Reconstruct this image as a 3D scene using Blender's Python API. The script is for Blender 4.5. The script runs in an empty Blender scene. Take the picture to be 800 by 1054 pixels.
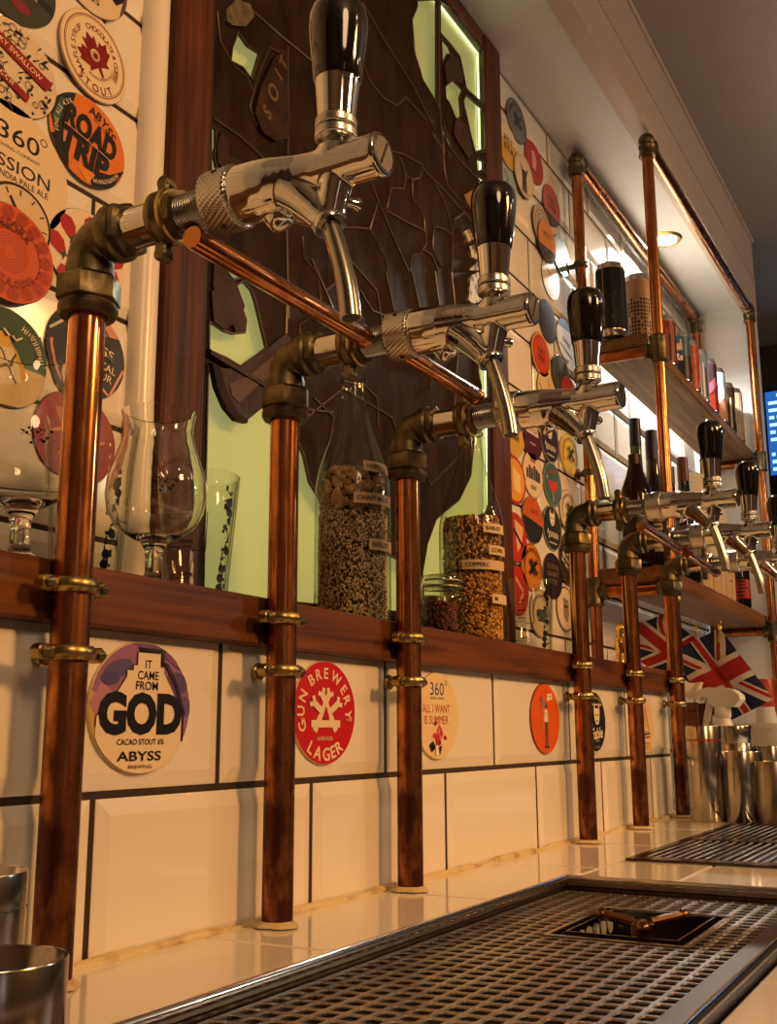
import bpy, math, random
from mathutils import Vector, Matrix, Euler
from mathutils.geometry import tessellate_polygon
random.seed(7)
PI = math.pi
SC = bpy.context.scene
COL = SC.collection
def V(*a): return Vector(a)
def R(d): return math.radians(d)
T = Matrix.Translation
def RX(d): return Matrix.Rotation(R(d), 4, 'X')
def RY(d): return Matrix.Rotation(R(d), 4, 'Y')
def RZ(d): return Matrix.Rotation(R(d), 4, 'Z')

# ------------------------------------------------------------- camera (measured from the tile grid)
CAMP = V(0, 0, .165)
FPX, PITCH, YAW, ROLL = 1104.65, .20414, .51099, -.00441
_fw = V(math.cos(YAW)*math.cos(PITCH), math.sin(YAW)*math.cos(PITCH), math.sin(PITCH))
_r0 = V(math.sin(YAW), -math.cos(YAW), 0); _u0 = _r0.cross(_fw)
_rt = math.cos(ROLL)*_r0 + math.sin(ROLL)*_u0
_up = -math.sin(ROLL)*_r0 + math.cos(ROLL)*_u0
def at(u, v, x=None, y=None, z=None):
    """point of the real plane x=, y= or z= seen at that place of the photograph"""
    d = _fw + _rt*((u-400)/FPX) - _up*((v-527)/FPX)
    if y is not None: k = (y-CAMP.y)/d.y
    elif x is not None: k = (x-CAMP.x)/d.x
    else: k = (z-CAMP.z)/d.z
    return CAMP + d*k
cam = bpy.data.cameras.new('camera'); cam.sensor_fit = 'VERTICAL'; cam.sensor_height = 36
cam.lens = FPX/1054*36; cam.clip_start = .02; cam.clip_end = 60
co = bpy.data.objects.new('camera', cam); COL.objects.link(co)
M3 = Matrix((_rt, _up, -_fw)).transposed().to_4x4(); M3.translation = CAMP
co.matrix_world = M3; SC.camera = co

# ------------------------------------------------------------- materials
MATS = {}
def newmat(n):
    m = bpy.data.materials.new(n); m.use_nodes = True; nt = m.node_tree; nt.nodes.clear()
    o = nt.nodes.new('ShaderNodeOutputMaterial'); b = nt.nodes.new('ShaderNodeBsdfPrincipled')
    nt.links.new(b.outputs[0], o.inputs[0]); return m, nt, b, o
def rgb(c):
    if isinstance(c, str):
        c = c.lstrip('#'); c = [int(c[i:i+2], 16)/255 for i in (0, 2, 4)]
        c = [x/12.92 if x <= .04045 else ((x+.055)/1.055)**2.4 for x in c]
    return (c[0], c[1], c[2], 1)
def mat(name, col, rough=.5, metal=0, noise=0, nscale=20, col2=None, rough2=None, bump=0, bscale=60, coat=0, stretch=None, detail=6, lo=.35, hi=.7, spec=.5, trans=0, ior=1.45):
    if name in MATS: return MATS[name]
    m, nt, b, o = newmat(name); L = nt.links
    b.inputs['Base Color'].default_value = rgb(col); b.inputs['Roughness'].default_value = rough
    b.inputs['Metallic'].default_value = metal; b.inputs['Coat Weight'].default_value = coat
    b.inputs['Coat Roughness'].default_value = .08; b.inputs['Specular IOR Level'].default_value = spec
    b.inputs['Transmission Weight'].default_value = trans; b.inputs['IOR'].default_value = ior
    if col2 is not None or rough2 is not None or bump:
        tc = nt.nodes.new('ShaderNodeTexCoord'); mp = nt.nodes.new('ShaderNodeMapping')
        L.new(tc.outputs['Object'], mp.inputs[0])
        if stretch: mp.inputs['Scale'].default_value = stretch
        nz = nt.nodes.new('ShaderNodeTexNoise'); nz.inputs['Scale'].default_value = nscale; nz.inputs['Detail'].default_value = detail
        L.new(mp.outputs[0], nz.inputs['Vector'])
        rp = nt.nodes.new('ShaderNodeMapRange'); rp.inputs[1].default_value = lo; rp.inputs[2].default_value = hi
        L.new(nz.outputs[0], rp.inputs[0])
        if col2 is not None:
            mx = nt.nodes.new('ShaderNodeMix'); mx.data_type = 'RGBA'
            mx.inputs[6].default_value = rgb(col); mx.inputs[7].default_value = rgb(col2)
            L.new(rp.outputs[0], mx.inputs[0]); L.new(mx.outputs[2], b.inputs['Base Color'])
        if rough2 is not None:
            r2 = nt.nodes.new('ShaderNodeMapRange'); r2.inputs[3].default_value = rough; r2.inputs[4].default_value = rough2
            L.new(rp.outputs[0], r2.inputs[0]); L.new(r2.outputs[0], b.inputs['Roughness'])
        if bump:
            n2 = nt.nodes.new('ShaderNodeTexNoise'); n2.inputs['Scale'].default_value = bscale; L.new(mp.outputs[0], n2.inputs['Vector'])
            bp = nt.nodes.new('ShaderNodeBump'); bp.inputs['Strength'].default_value = bump; bp.inputs['Distance'].default_value = .002
            L.new(n2.outputs[0], bp.inputs['Height']); L.new(bp.outputs[0], b.inputs['Normal'])
    MATS[name] = m; return m
def emis(name, col, s):
    if name in MATS: return MATS[name]
    m, nt, b, o = newmat(name); nt.nodes.remove(b)
    e = nt.nodes.new('ShaderNodeEmission'); e.inputs[0].default_value = rgb(col); e.inputs[1].default_value = s
    nt.links.new(e.outputs[0], o.inputs[0]); MATS[name] = m; return m
def thin_glass(name, tint=(.97, .98, .96), edge=(.45, .5, .42), refl=.10, rough=.02):
    """thin clear glass: see-through face on, darker and more mirror-like towards the silhouette"""
    if name in MATS: return MATS[name]
    m, nt, b, o = newmat(name); nt.nodes.remove(b); L = nt.links; N = nt.nodes.new
    lw = N('ShaderNodeLayerWeight'); lw.inputs[0].default_value = .5
    pw = N('ShaderNodeMath'); pw.operation = 'POWER'; pw.inputs[1].default_value = 3.5; L.new(lw.outputs['Facing'], pw.inputs[0])
    mx = N('ShaderNodeMix'); mx.data_type = 'RGBA'; mx.inputs[6].default_value = (*tint, 1); mx.inputs[7].default_value = (*edge, 1)
    L.new(pw.outputs[0], mx.inputs[0])
    t = N('ShaderNodeBsdfTransparent'); L.new(mx.outputs[2], t.inputs[0])
    g = N('ShaderNodeBsdfGlossy'); g.inputs['Roughness'].default_value = rough
    fr = N('ShaderNodeMath'); fr.operation = 'POWER'; fr.inputs[1].default_value = 5; L.new(lw.outputs['Facing'], fr.inputs[0])
    mr = N('ShaderNodeMath'); mr.operation = 'MULTIPLY_ADD'; mr.inputs[1].default_value = .7; mr.inputs[2].default_value = refl*.3; mr.use_clamp = True
    L.new(fr.outputs[0], mr.inputs[0])
    ms = N('ShaderNodeMixShader'); L.new(mr.outputs[0], ms.inputs[0]); L.new(t.outputs[0], ms.inputs[1]); L.new(g.outputs[0], ms.inputs[2])
    L.new(ms.outputs[0], o.inputs[0]); MATS[name] = m; return m
def wood(name, c1, c2, axis='X', scale=1, coat=.25, rough=.4):
    if name in MATS: return MATS[name]
    m, nt, b, o = newmat(name); L = nt.links; N = nt.nodes.new
    tc = N('ShaderNodeTexCoord'); mp = N('ShaderNodeMapping'); L.new(tc.outputs['Object'], mp.inputs[0])
    s = [60*scale]*3; s['XYZ'.index(axis)] = 3*scale; mp.inputs['Scale'].default_value = s
    n1 = N('ShaderNodeTexNoise'); n1.inputs['Scale'].default_value = 1; n1.inputs['Detail'].default_value = 8; n1.inputs['Distortion'].default_value = .8
    L.new(mp.outputs[0], n1.inputs['Vector'])
    m2 = N('ShaderNodeMapping'); L.new(tc.outputs['Object'], m2.inputs[0]); s2 = [260*scale]*3; s2['XYZ'.index(axis)] = 8*scale; m2.inputs['Scale'].default_value = s2
    n2 = N('ShaderNodeTexNoise'); n2.inputs['Scale'].default_value = 1; n2.inputs['Detail'].default_value = 4; L.new(m2.outputs[0], n2.inputs['Vector'])
    ad = N('ShaderNodeMath'); ad.operation = 'MULTIPLY_ADD'; ad.inputs[1].default_value = .35; L.new(n2.outputs[0], ad.inputs[0]); L.new(n1.outputs[0], ad.inputs[2])
    cr = N('ShaderNodeValToRGB'); e = cr.color_ramp.elements; e[0].position = .45; e[0].color = rgb(c2); e[1].position = .88; e[1].color = rgb(c1)
    L.new(ad.outputs[0], cr.inputs[0]); L.new(cr.outputs[0], b.inputs['Base Color'])
    b.inputs['Roughness'].default_value = rough; b.inputs['Coat Weight'].default_value = coat; b.inputs['Coat Roughness'].default_value = .2; b.inputs['Specular IOR Level'].default_value = .2
    bp = N('ShaderNodeBump'); bp.inputs['Strength'].default_value = .25; bp.inputs['Distance'].default_value = .001
    L.new(ad.outputs[0], bp.inputs['Height']); L.new(bp.outputs[0], b.inputs['Normal'])
    MATS[name] = m; return m
def ink(c):
    """print ink / plain lacquer of one colour"""
    k = 'ink_'+(c if isinstance(c, str) else '_'.join('%.2f' % q for q in c))
    return mat(k, c, .38, spec=.4)

COPPER = mat('copper', (.58, .235, .085), .16, 1, col2=(.26, .09, .035), nscale=26, rough2=.38, lo=.42, hi=.72, stretch=(1, 1, .45), bump=.05, bscale=90)
COPPER_DK = mat('tarnished_copper', (.50, .15, .05), .22, 1, col2=(.13, .045, .025), nscale=55, rough2=.5, lo=.4, hi=.66, stretch=(1, 1, .5), bump=.12, bscale=160)
def riser_copper():
    m, nt, b, o = newmat('riser_copper'); L = nt.links; N = nt.nodes.new
    tc = N('ShaderNodeTexCoord'); sx = N('ShaderNodeSeparateXYZ'); L.new(tc.outputs['Object'], sx.inputs[0])
    mp = N('ShaderNodeMapping'); mp.inputs['Scale'].default_value = (1, 1, .45); L.new(tc.outputs['Object'], mp.inputs[0])
    n = N('ShaderNodeTexNoise'); n.inputs['Scale'].default_value = 48; n.inputs['Detail'].default_value = 7; L.new(mp.outputs[0], n.inputs['Vector'])
    g = N('ShaderNodeMapRange'); g.inputs[1].default_value = .30; g.inputs[2].default_value = .02; g.inputs[3].default_value = -.07; g.inputs[4].default_value = .27; L.new(sx.outputs[2], g.inputs[0])
    a = N('ShaderNodeMath'); a.operation = 'ADD'; L.new(n.outputs[0], a.inputs[0]); L.new(g.outputs[0], a.inputs[1])
    r = N('ShaderNodeMapRange'); r.inputs[1].default_value = .42; r.inputs[2].default_value = .74; L.new(a.outputs[0], r.inputs[0])
    mx = N('ShaderNodeMix'); mx.data_type = 'RGBA'; mx.inputs[6].default_value = (.62, .25, .095, 1); mx.inputs[7].default_value = (.085, .030, .018, 1)
    L.new(r.outputs[0], mx.inputs[0]); L.new(mx.outputs[2], b.inputs['Base Color']); b.inputs['Metallic'].default_value = 1
    q = N('ShaderNodeMapRange'); q.inputs[3].default_value = .15; q.inputs[4].default_value = .42; L.new(r.outputs[0], q.inputs[0]); L.new(q.outputs[0], b.inputs['Roughness'])
    bp = N('ShaderNodeBump'); bp.inputs['Strength'].default_value = .1; bp.inputs['Distance'].default_value = .0015; L.new(a.outputs[0], bp.inputs['Height']); L.new(bp.outputs[0], b.inputs['Normal'])
    return m
RISER = riser_copper()
BRASS_OLD = mat('tarnished_brass', (.22, .165, .085), .36, 1, col2=(.085, .068, .038), nscale=60, rough2=.55, bump=.15, bscale=140)
BRASS = mat('brass', (.44, .33, .14), .22, 1, col2=(.28, .19, .07), nscale=70, rough2=.38)
GOLD = mat('gold', (.95, .66, .14), .18, 1)
CHROME = mat('chrome', (.66, .655, .64), .05, 1)
CHROME_K = mat('knurled_chrome', (.62, .61, .58), .24, 1)
STEEL = mat('brushed_steel', (.40, .37, .33), .19, 1)
STEEL_DK = mat('dull_steel', (.40, .36, .31), .3, 1, col2=(.27, .23, .19), nscale=30)
THREAD = mat('thread_steel', (.42, .40, .37), .22, 1)
BLACK = mat('black_plastic', (.004, .004, .005), .09, coat=.6)
RUBBER = mat('black_rubber', (.012, .011, .010), .45)
TILE = mat('white_glazed_tile', (.80, .735, .64), .09, bump=.03, bscale=9, spec=.6, coat=.3)
GROUT = mat('dark_grout', (.034, .016, .010), .8, bump=.3, bscale=300)
CAULK = mat('old_caulk', (.66, .52, .28), .4, col2=(.34, .18, .05), nscale=38, bump=.3, bscale=90, lo=.5, hi=.75)
PLASTER = mat('white_plaster', (.80, .79, .77), .55, bump=.12, bscale=25)
GLOSSW = mat('white_gloss_paint', (.78, .74, .68), .25, bump=.05, bscale=40)
BULK = mat('cream_painted_bulkhead', (.62, .47, .37), .55)
CEILM = mat('ceiling_paint', (.40, .35, .29), .7)
DARKROOM = mat('dark_wall_paint', (.05, .035, .025), .6)
OAK = wood('stained_oak', (.17, .056, .012), (.030, .009, .004), 'X', 1, .12)
OAKZ = wood('stained_oak_upright', (.13, .036, .009), (.022, .006, .003), 'Z', 1, 0, .5)
BOARD = wood('shelf_board_wood', (.30, .165, .06), (.11, .05, .018), 'X', .7, .05, .55)
DKREVEAL = mat('dark_wood', (.035, .013, .008), .45)

# ------------------------------------------------------------- mesh builder
def circ(n, r, ph=0): return [(r*math.cos(ph+2*PI*i/n), r*math.sin(ph+2*PI*i/n)) for i in range(n)]
class MB:
    def __init__(s): s.v = []; s.f = []; s.m = []; s.mats = []; s.M = Matrix.Identity(4)
    def mi(s, m):
        if m not in s.mats: s.mats.append(m)
        return s.mats.index(m)
    def add(s, vs, fs, m, M=None):
        X = s.M @ M if M is not None else s.M
        b = len(s.v); s.v += [X @ Vector(p) for p in vs]; k = s.mi(m)
        flip = X.to_3x3().determinant() < 0
        for f in fs:
            g = [b+i for i in f]; s.f.append(g[::-1] if flip else g); s.m.append(k)
        return s
    def box(s, a, b, m, bev=0, M=None):
        x0, y0, z0 = a; x1, y1, z1 = b
        if bev <= 0:
            vs = [(x, y, z) for x in (x0, x1) for y in (y0, y1) for z in (z0, z1)]
            return s.add(vs, [(0, 1, 3, 2), (4, 6, 7, 5), (0, 4, 5, 1), (2, 3, 7, 6), (0, 2, 6, 4), (1, 5, 7, 3)], m, M)
        e = bev; vs = []; idx = {}
        for i, x in enumerate((x0, x1)):
            for j, y in enumerate((y0, y1)):
                for k, z in enumerate((z0, z1)):
                    sx, sy, sz = (1-2*i)*e, (1-2*j)*e, (1-2*k)*e
                    for ax, p in enumerate(((x, y+sy, z+sz), (x+sx, y, z+sz), (x+sx, y+sy, z))):
                        idx[i, j, k, ax] = len(vs); vs.append(p)
        I = idx; fs = []
        for i in (0, 1):
            q = [I[i, 0, 0, 0], I[i, 1, 0, 0], I[i, 1, 1, 0], I[i, 0, 1, 0]]; fs.append(q if i else q[::-1])
            q = [I[0, i, 0, 1], I[1, i, 0, 1], I[1, i, 1, 1], I[0, i, 1, 1]]; fs.append(q[::-1] if i else q)
            q = [I[0, 0, i, 2], I[1, 0, i, 2], I[1, 1, i, 2], I[0, 1, i, 2]]; fs.append(q if i else q[::-1])
        for a_ in (0, 1):
            for b_ in (0, 1):
                q = [I[0, a_, b_, 1], I[1, a_, b_, 1], I[1, a_, b_, 2], I[0, a_, b_, 2]]; fs.append(q if a_ == b_ else q[::-1])
                q = [I[a_, 0, b_, 0], I[a_, 1, b_, 0], I[a_, 1, b_, 2], I[a_, 0, b_, 2]]; fs.append(q[::-1] if a_ == b_ else q)
                q = [I[a_, b_, 0, 0], I[a_, b_, 1, 0], I[a_, b_, 1, 1], I[a_, b_, 0, 1]]; fs.append(q if a_ == b_ else q[::-1])
                for c_ in (0, 1):
                    t = [I[a_, b_, c_, 0], I[a_, b_, c_, 1], I[a_, b_, c_, 2]]; fs.append(t[::-1] if (a_+b_+c_) % 2 == 0 else t)
        return s.add(vs, fs, m, M)
    def lathe(s, prof, m, M=None, n=32, close=False, fn=None, mats=None):
        """profile [(r, h)] turned about local z"""
        vs = []; rows = []
        for (r, h) in prof:
            if r < 1e-6: rows.append([len(vs)]); vs.append((0, 0, h))
            else:
                rows.append(list(range(len(vs), len(vs)+n)))
                for i in range(n):
                    a = 2*PI*i/n; rr = r+(fn(a, h) if fn else 0)
                    vs.append((rr*math.cos(a), rr*math.sin(a), h))
        prs = list(zip(rows[:-1], rows[1:]))
        if close: prs.append((rows[-1], rows[0]))
        for k, (A, B) in enumerate(prs):
            fs = []
            if len(A) == 1 and len(B) == 1: continue
            for i in range(n):
                j = (i+1) % n
                if len(A) == 1: fs.append((A[0], B[j], B[i]))
                elif len(B) == 1: fs.append((A[i], A[j], B[0]))
                else: fs.append((A[i], A[j], B[j], B[i]))
            mm = mats[k] if mats else m
            if k == 0: s.add(vs, fs, mm, M); base = len(s.v)-len(vs)
            else:
                kk = s.mi(mm); X = s.M @ M if M is not None else s.M; fl = X.to_3x3().determinant() < 0
                for f in fs:
                    g = [base+i for i in f]; s.f.append(g[::-1] if fl else g); s.m.append(kk)
        return s
    def cyl(s, r, h0, h1, m, M=None, n=24, bev=0):
        if bev: p = [(0, h0), (r-bev, h0), (r, h0+bev), (r, h1-bev), (r-bev, h1), (0, h1)]
        else: p = [(0, h0), (r, h0), (r, h1), (0, h1)]
        return s.lathe(p, m, M, n)
    def sweep(s, path, rad, m, n=12, M=None, caps=True, sec=None, closed=False):
        P = [Vector(p) for p in path]; k = len(P)
        if not isinstance(rad, (list, tuple)): rad = [rad]*k
        vs = []; up = None
        for i in range(k):
            if closed: t = P[(i+1) % k]-P[i-1]
            else: t = P[min(i+1, k-1)]-P[max(i-1, 0)]
            t.normalize()
            if up is None:
                up = Vector((0, 0, 1)) if abs(t.z) < .9 else Vector((0, 1, 0))
            a = (up-t*up.dot(t)).normalized(); b = t.cross(a); up = a
            for q in range(n):
                if sec: cx, cy = sec[q]; cx *= rad[i]; cy *= rad[i]
                else: cx, cy = rad[i]*math.cos(2*PI*q/n), rad[i]*math.sin(2*PI*q/n)
                vs.append(P[i]+a*cx+b*cy)
        fs = []
        for i in range(k if closed else k-1):
            for q in range(n):
                w = (q+1) % n; i2 = (i+1) % k
                fs.append((i*n+q, i*n+w, i2*n+w, i2*n+q))
        if caps and not closed: fs += [tuple(range(n))[::-1], tuple((k-1)*n+q for q in range(n))]
        return s.add(vs, fs, m, M)
    def flat(s, pts, z, m, M=None, holes=None):
        loops = [[Vector((p[0], p[1], 0)) for p in pts]]+[[Vector((p[0], p[1], 0)) for p in h] for h in (holes or [])]
        tri = tessellate_polygon(loops); al = [p for l in loops for p in l]
        fs = []
        for t in tri:
            a, b, c = (al[i] for i in t)
            fs.append(t if (b-a).cross(c-a).z > 0 else t[::-1])
        return s.add([(p.x, p.y, z) for p in al], fs, m, M)
    def prism(s, pts, z0, z1, m, M=None, holes=None, mside=None):
        s.flat(pts, z1, m, M, holes); n = len(pts)
        ar = sum(pts[i][0]*pts[(i+1) % n][1]-pts[(i+1) % n][0]*pts[i][1] for i in range(n))
        for l, h in [(pts, 0)]+[(h, 1) for h in (holes or [])]:
            n = len(l); ar = sum(l[i][0]*l[(i+1) % n][1]-l[(i+1) % n][0]*l[i][1] for i in range(n))
            ccw = (ar > 0) != bool(h)
            vs = [(p[0], p[1], z0) for p in l]+[(p[0], p[1], z1) for p in l]
            fs = [(i, (i+1) % n, n+(i+1) % n, n+i) for i in range(n)]
            s.add(vs, fs if ccw else [f[::-1] for f in fs], mside or m, M)
        q = len(s.f); s.flat(pts, z0, m, M, holes)
        for i in range(q, len(s.f)): s.f[i] = s.f[i][::-1]
        return s
    def ball(s, c, r, m, n=12, k=8, sc=(1, 1, 1), M=None):
        X = T(Vector(c)) @ Matrix.Diagonal((*sc, 1))
        if M is not None: X = M @ X
        return s.lathe([(r*math.sin(PI*i/k), -r*math.cos(PI*i/k)) for i in range(k+1)], m, X, n)
    def build(s, name, parent=None, loc=(0, 0, 0), ang=35, smooth=True):
        me = bpy.data.meshes.new(name); me.from_pydata(s.v, [], s.f)
        for m in s.mats: me.materials.append(m)
        me.polygons.foreach_set('material_index', s.m)
        if smooth:
            me.polygons.foreach_set('use_smooth', [True]*len(s.f)); me.set_sharp_from_angle(angle=R(ang))
        me.update()
        o = bpy.data.objects.new(name, me); COL.objects.link(o); o.location = loc
        if parent: o.parent = parent
        return o
def tag(o, label=None, cat=None, group=None, kind=None):
    if label: o['label'] = label
    if cat: o['category'] = cat
    if group: o['group'] = group
    if kind: o['kind'] = kind
    return o
def empty(name, loc, label, cat, group=None, rz=0):
    o = bpy.data.objects.new(name, None); COL.objects.link(o); o.location = loc; o.rotation_euler.z = R(rz); o.empty_display_size = .02
    return tag(o, label, cat, group)
def copy_tree(o, parent=None):
    c = o.copy(); COL.objects.link(c); c.parent = parent
    for ch in list(o.children): copy_tree(ch, c)
    return c
def struct(o): o['kind'] = 'structure'; return o

# ------------------------------------------------------------- lettering
_tc = {}
def glyphs(txt, bold=0, shear=0):
    k = (txt, bold, shear)
    if k in _tc: return _tc[k]
    c = bpy.data.curves.new('lettering', 'FONT'); c.body = txt; c.size = 1; c.offset = bold; c.shear = shear; c.resolution_u = 3
    o = bpy.data.objects.new('lettering', c); COL.objects.link(o)
    bpy.context.view_layer.update()
    me = o.evaluated_get(bpy.context.evaluated_depsgraph_get()).to_mesh()
    vs = [tuple(v.co) for v in me.vertices]; fs = [tuple(p.vertices) for p in me.polygons]
    o.evaluated_get(bpy.context.evaluated_depsgraph_get()).to_mesh_clear()
    bpy.data.objects.remove(o); bpy.data.curves.remove(c)
    xs = [v[0] for v in vs] or [0]; ys = [v[1] for v in vs] or [0]
    fs2 = []
    for f in fs:
        a, b, d = (Vector(vs[i]) for i in f[:3]); fs2.append(f if (b-a).cross(d-a).z > 0 else f[::-1])
    _tc[k] = (vs, fs2, min(xs), max(xs), min(ys), max(ys)); return _tc[k]
def text(mb, txt, x, y, h, m, z=0, M=None, w=None, bold=0, rot=0, shear=0, fn=None):
    """one line centred at x, y with capital height h (and width w)"""
    vs, fs, x0, x1, y0, y1 = glyphs(txt, bold, shear); k = h/.70
    kx = (w/(x1-x0)) if w else k
    c, s_ = math.cos(R(rot)), math.sin(R(rot)); out = []
    for p in vs:
        a = (p[0]-(x0+x1)/2)*kx; b = p[1]*k-h/2
        q = (x+a*c-b*s_, y+a*s_+b*c, z); out.append(fn(*q) if fn else q)
    mb.add(out, fs, m, M)
def arc_text(mb, txt, r, a0, a1, h, m, z=0, M=None, bold=0, inside=False, cx=0, cy=0):
    """letters spread along a circle from angle a0 to a1 (degrees); inside=True for the lower arc"""
    ws = []
    for ch in txt:
        if ch == ' ': ws.append(.35); continue
        g = glyphs(ch, bold); ws.append(g[3]-g[2]+.12)
    tot = sum(ws); p = 0
    for ch, w in zip(txt, ws):
        a = a0+(a1-a0)*(p+w/2)/tot; p += w
        if ch == ' ': continue
        rot = a-90 if not inside else a+90
        text(mb, ch, cx+r*math.cos(R(a)), cy+r*math.sin(R(a)), h, m, z, M, bold=bold, rot=rot)

# ------------------------------------------------------------- 2-D clipping
def clip(poly, nx, ny, d):
    """keep the side nx*x + ny*y <= d"""
    out = []; n = len(poly)
    for i in range(n):
        a, b = poly[i], poly[(i+1) % n]; da = nx*a[0]+ny*a[1]-d; db = nx*b[0]+ny*b[1]-d
        if da <= 0: out.append(a)
        if (da < 0 < db) or (db < 0 < da):
            t = da/(da-db); out.append((a[0]+(b[0]-a[0])*t, a[1]+(b[1]-a[1])*t))
    return out
def clip_circle(poly, r, n=40):
    for i in range(n):
        if len(poly) < 3: return []
        a = 2*PI*i/n; poly = clip(poly, math.cos(a), math.sin(a), r*math.cos(PI/n))
    return poly

def curve_sheet(mb, loops, z0, z1, m, M):
    """flat sheet with holes between z0 and z1"""
    c = bpy.data.curves.new('sheet', 'CURVE'); c.dimensions = '2D'; c.fill_mode = 'BOTH'; c.extrude = (z1-z0)/2
    for l in loops:
        sp_ = c.splines.new('POLY'); sp_.points.add(len(l)-1); sp_.use_cyclic_u = True
        for q, p in zip(sp_.points, l): q.co = (p[0], p[1], 0, 1)
    o = bpy.data.objects.new('sheet', c); COL.objects.link(o); bpy.context.view_layer.update()
    ev = o.evaluated_get(bpy.context.evaluated_depsgraph_get()); me = ev.to_mesh()
    mb.add([(v.co.x, v.co.y, v.co.z+(z0+z1)/2) for v in me.vertices], [tuple(p.vertices) for p in me.polygons], m, M)
    ev.to_mesh_clear(); bpy.data.objects.remove(o); bpy.data.curves.remove(c)
# ============================================================= the setting
D1, D2 = .603, .84              # distance of the lower and the upper tile wall from the camera
ZCEIL, XEND, YFAS = 1.638, 3.735, .619
TH = .1304
WM = Matrix(((1, 0, 0, 0), (0, 0, -1, 0), (0, 1, 0, 0), (0, 0, 0, 1)))
def wallM(y): return T((0, y, 0)) @ WM
def tile(mb, a0, a1, b0, b1, M, bev=.013, g=.0031, dep=.003):
    a0 += g; a1 -= g; b0 += g; b1 -= g
    if a1-a0 < .004 or b1-b0 < .004: return
    e = min(bev, (a1-a0)*.3, (b1-b0)*.3); f = .0012
    L = [(a0, b0, a1, b1, -.006), (a0, b0, a1, b1, -dep-.0006), (a0+f, b0+f, a1-f, b1-f, -dep), (a0+e, b0+e, a1-e, b1-e, 0)]
    vs = []; fs = []
    for x0, y0, x1, y1, z in L: vs += [(x0, y0, z), (x1, y0, z), (x1, y1, z), (x0, y1, z)]
    for k in range(3):
        for i in range(4): j = (i+1) % 4; fs.append((k*4+i, k*4+j, k*4+4+j, k*4+4+i))
    fs.append((12, 13, 14, 15)); mb.add(vs, fs, TILE, M)
def tile_wall(name, y, xa, xb, za, zb, rows, off, L=.3):
    """rows: z of the grout lines; off(i): x of a vertical joint in row i"""
    mb = MB(); M = wallM(y)
    for i in range(len(rows)-1):
        z0, z1 = max(rows[i], za), min(rows[i+1], zb)
        if z1-z0 < .006: continue
        x = off(i); x -= math.ceil((x-xa)/L)*L
        while x < xb:
            tile(mb, max(x, xa), min(x+L, xb), z0, z1, M); x += L
    mb.box((xa, y+.004, za), (xb, y+.03, zb), GROUT)
    return struct(mb.build(name, smooth=False))
tile_wall('wall_back_lower', D1, -.6, 2.272, -.012, .2508, [-.010, .1204, .2508], lambda i: .6222+(.15 if i else 0))
UR = [.245-2*TH+n*TH for n in range(15)]
tile_wall('wall_back_left', D2, -1.2, .8995, .29, ZCEIL+.06, UR, lambda i: .8196+(0 if i % 2 else .15))
tile_wall('wall_back_right', D2, 1.95, XEND+.02, -.012, ZCEIL-.002, UR, lambda i: 2.620+(0 if i % 2 == 0 else .15))
mb = MB(); mb.box((2.24, D1+.032, -.012), (2.27, D2-.001, .268), GLOSSW); struct(mb.build('wall_ledge_end', smooth=False))
mb = MB(); mb.box((.80, D2+.075, .2), (2.1, D2+.12, ZCEIL+.1), DARKROOM); struct(mb.build('wall_behind_panel', smooth=False))
# plaster ceiling of the alcove, the bulkhead in front of it, the end wall and the room beyond
mb = MB(); mb.box((-1.2, YFAS+.045, ZCEIL), (XEND+.03, D2+.12, ZCEIL+.03), PLASTER); struct(mb.build('ceiling_alcove', smooth=False))
mb = MB(); mb.box((-2, YFAS, ZCEIL-.003), (XEND+.085, YFAS+.045, 1.93), BULK)
mb.box((-2, YFAS-.004, ZCEIL+.118), (XEND+.085, YFAS, ZCEIL+.124), BULK)
mb.box((-2, YFAS-.007, 1.915), (XEND+.09, YFAS, 1.93), BULK, .002); struct(mb.build('trim_bulkhead', smooth=False))
mb = MB(); mb.box((XEND, YFAS+.001, -.2), (XEND+.08, D2+.12, ZCEIL+.02), PLASTER, .004); struct(mb.build('wall_end', smooth=False))
mb = MB(); mb.box((-2, -3, 1.93), (5.2, 2.4, 1.98), CEILM); struct(mb.build('ceiling', smooth=False))
mb = MB(); mb.box((5.0, -3, -1.1), (5.1, 2.4, 1.93), DARKROOM); struct(mb.build('wall_far', smooth=False))
mb = MB(); mb.box((-2.1, -3, -1.1), (-2, 2.4, 1.93), mat('left_wall_paint', (.20, .12, .07), .6)); struct(mb.build('wall_left', smooth=False))
mb = MB(); mb.box((-2, -3.1, -1.1), (5.1, -3, 1.93), mat('room_wall_paint', (.16, .09, .05), .6)); struct(mb.build('wall_room', smooth=False))
mb = MB(); mb.box((-2, 2.4, -1.1), (5.1, 2.5, 1.93), DARKROOM); struct(mb.build('wall_rear', smooth=False))
mb = MB(); mb.box((-2, -3, -1.15), (5.1, 2.4, -1.1), wood('floor_boards', (.18, .09, .04), (.06, .03, .012), 'X')); struct(mb.build('floor', smooth=False))
# white half-round trim beside the panel frame
mb = MB(); prof = [(.020*math.cos(a), -.020*math.sin(a)*1.0) for a in [PI*i/12 for i in range(13)]]
mb.prism([(.9-p[0], D2+p[1]) for p in prof][::-1], .29, ZCEIL, GLOSSW); struct(mb.build('trim_left', ang=50))

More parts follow.
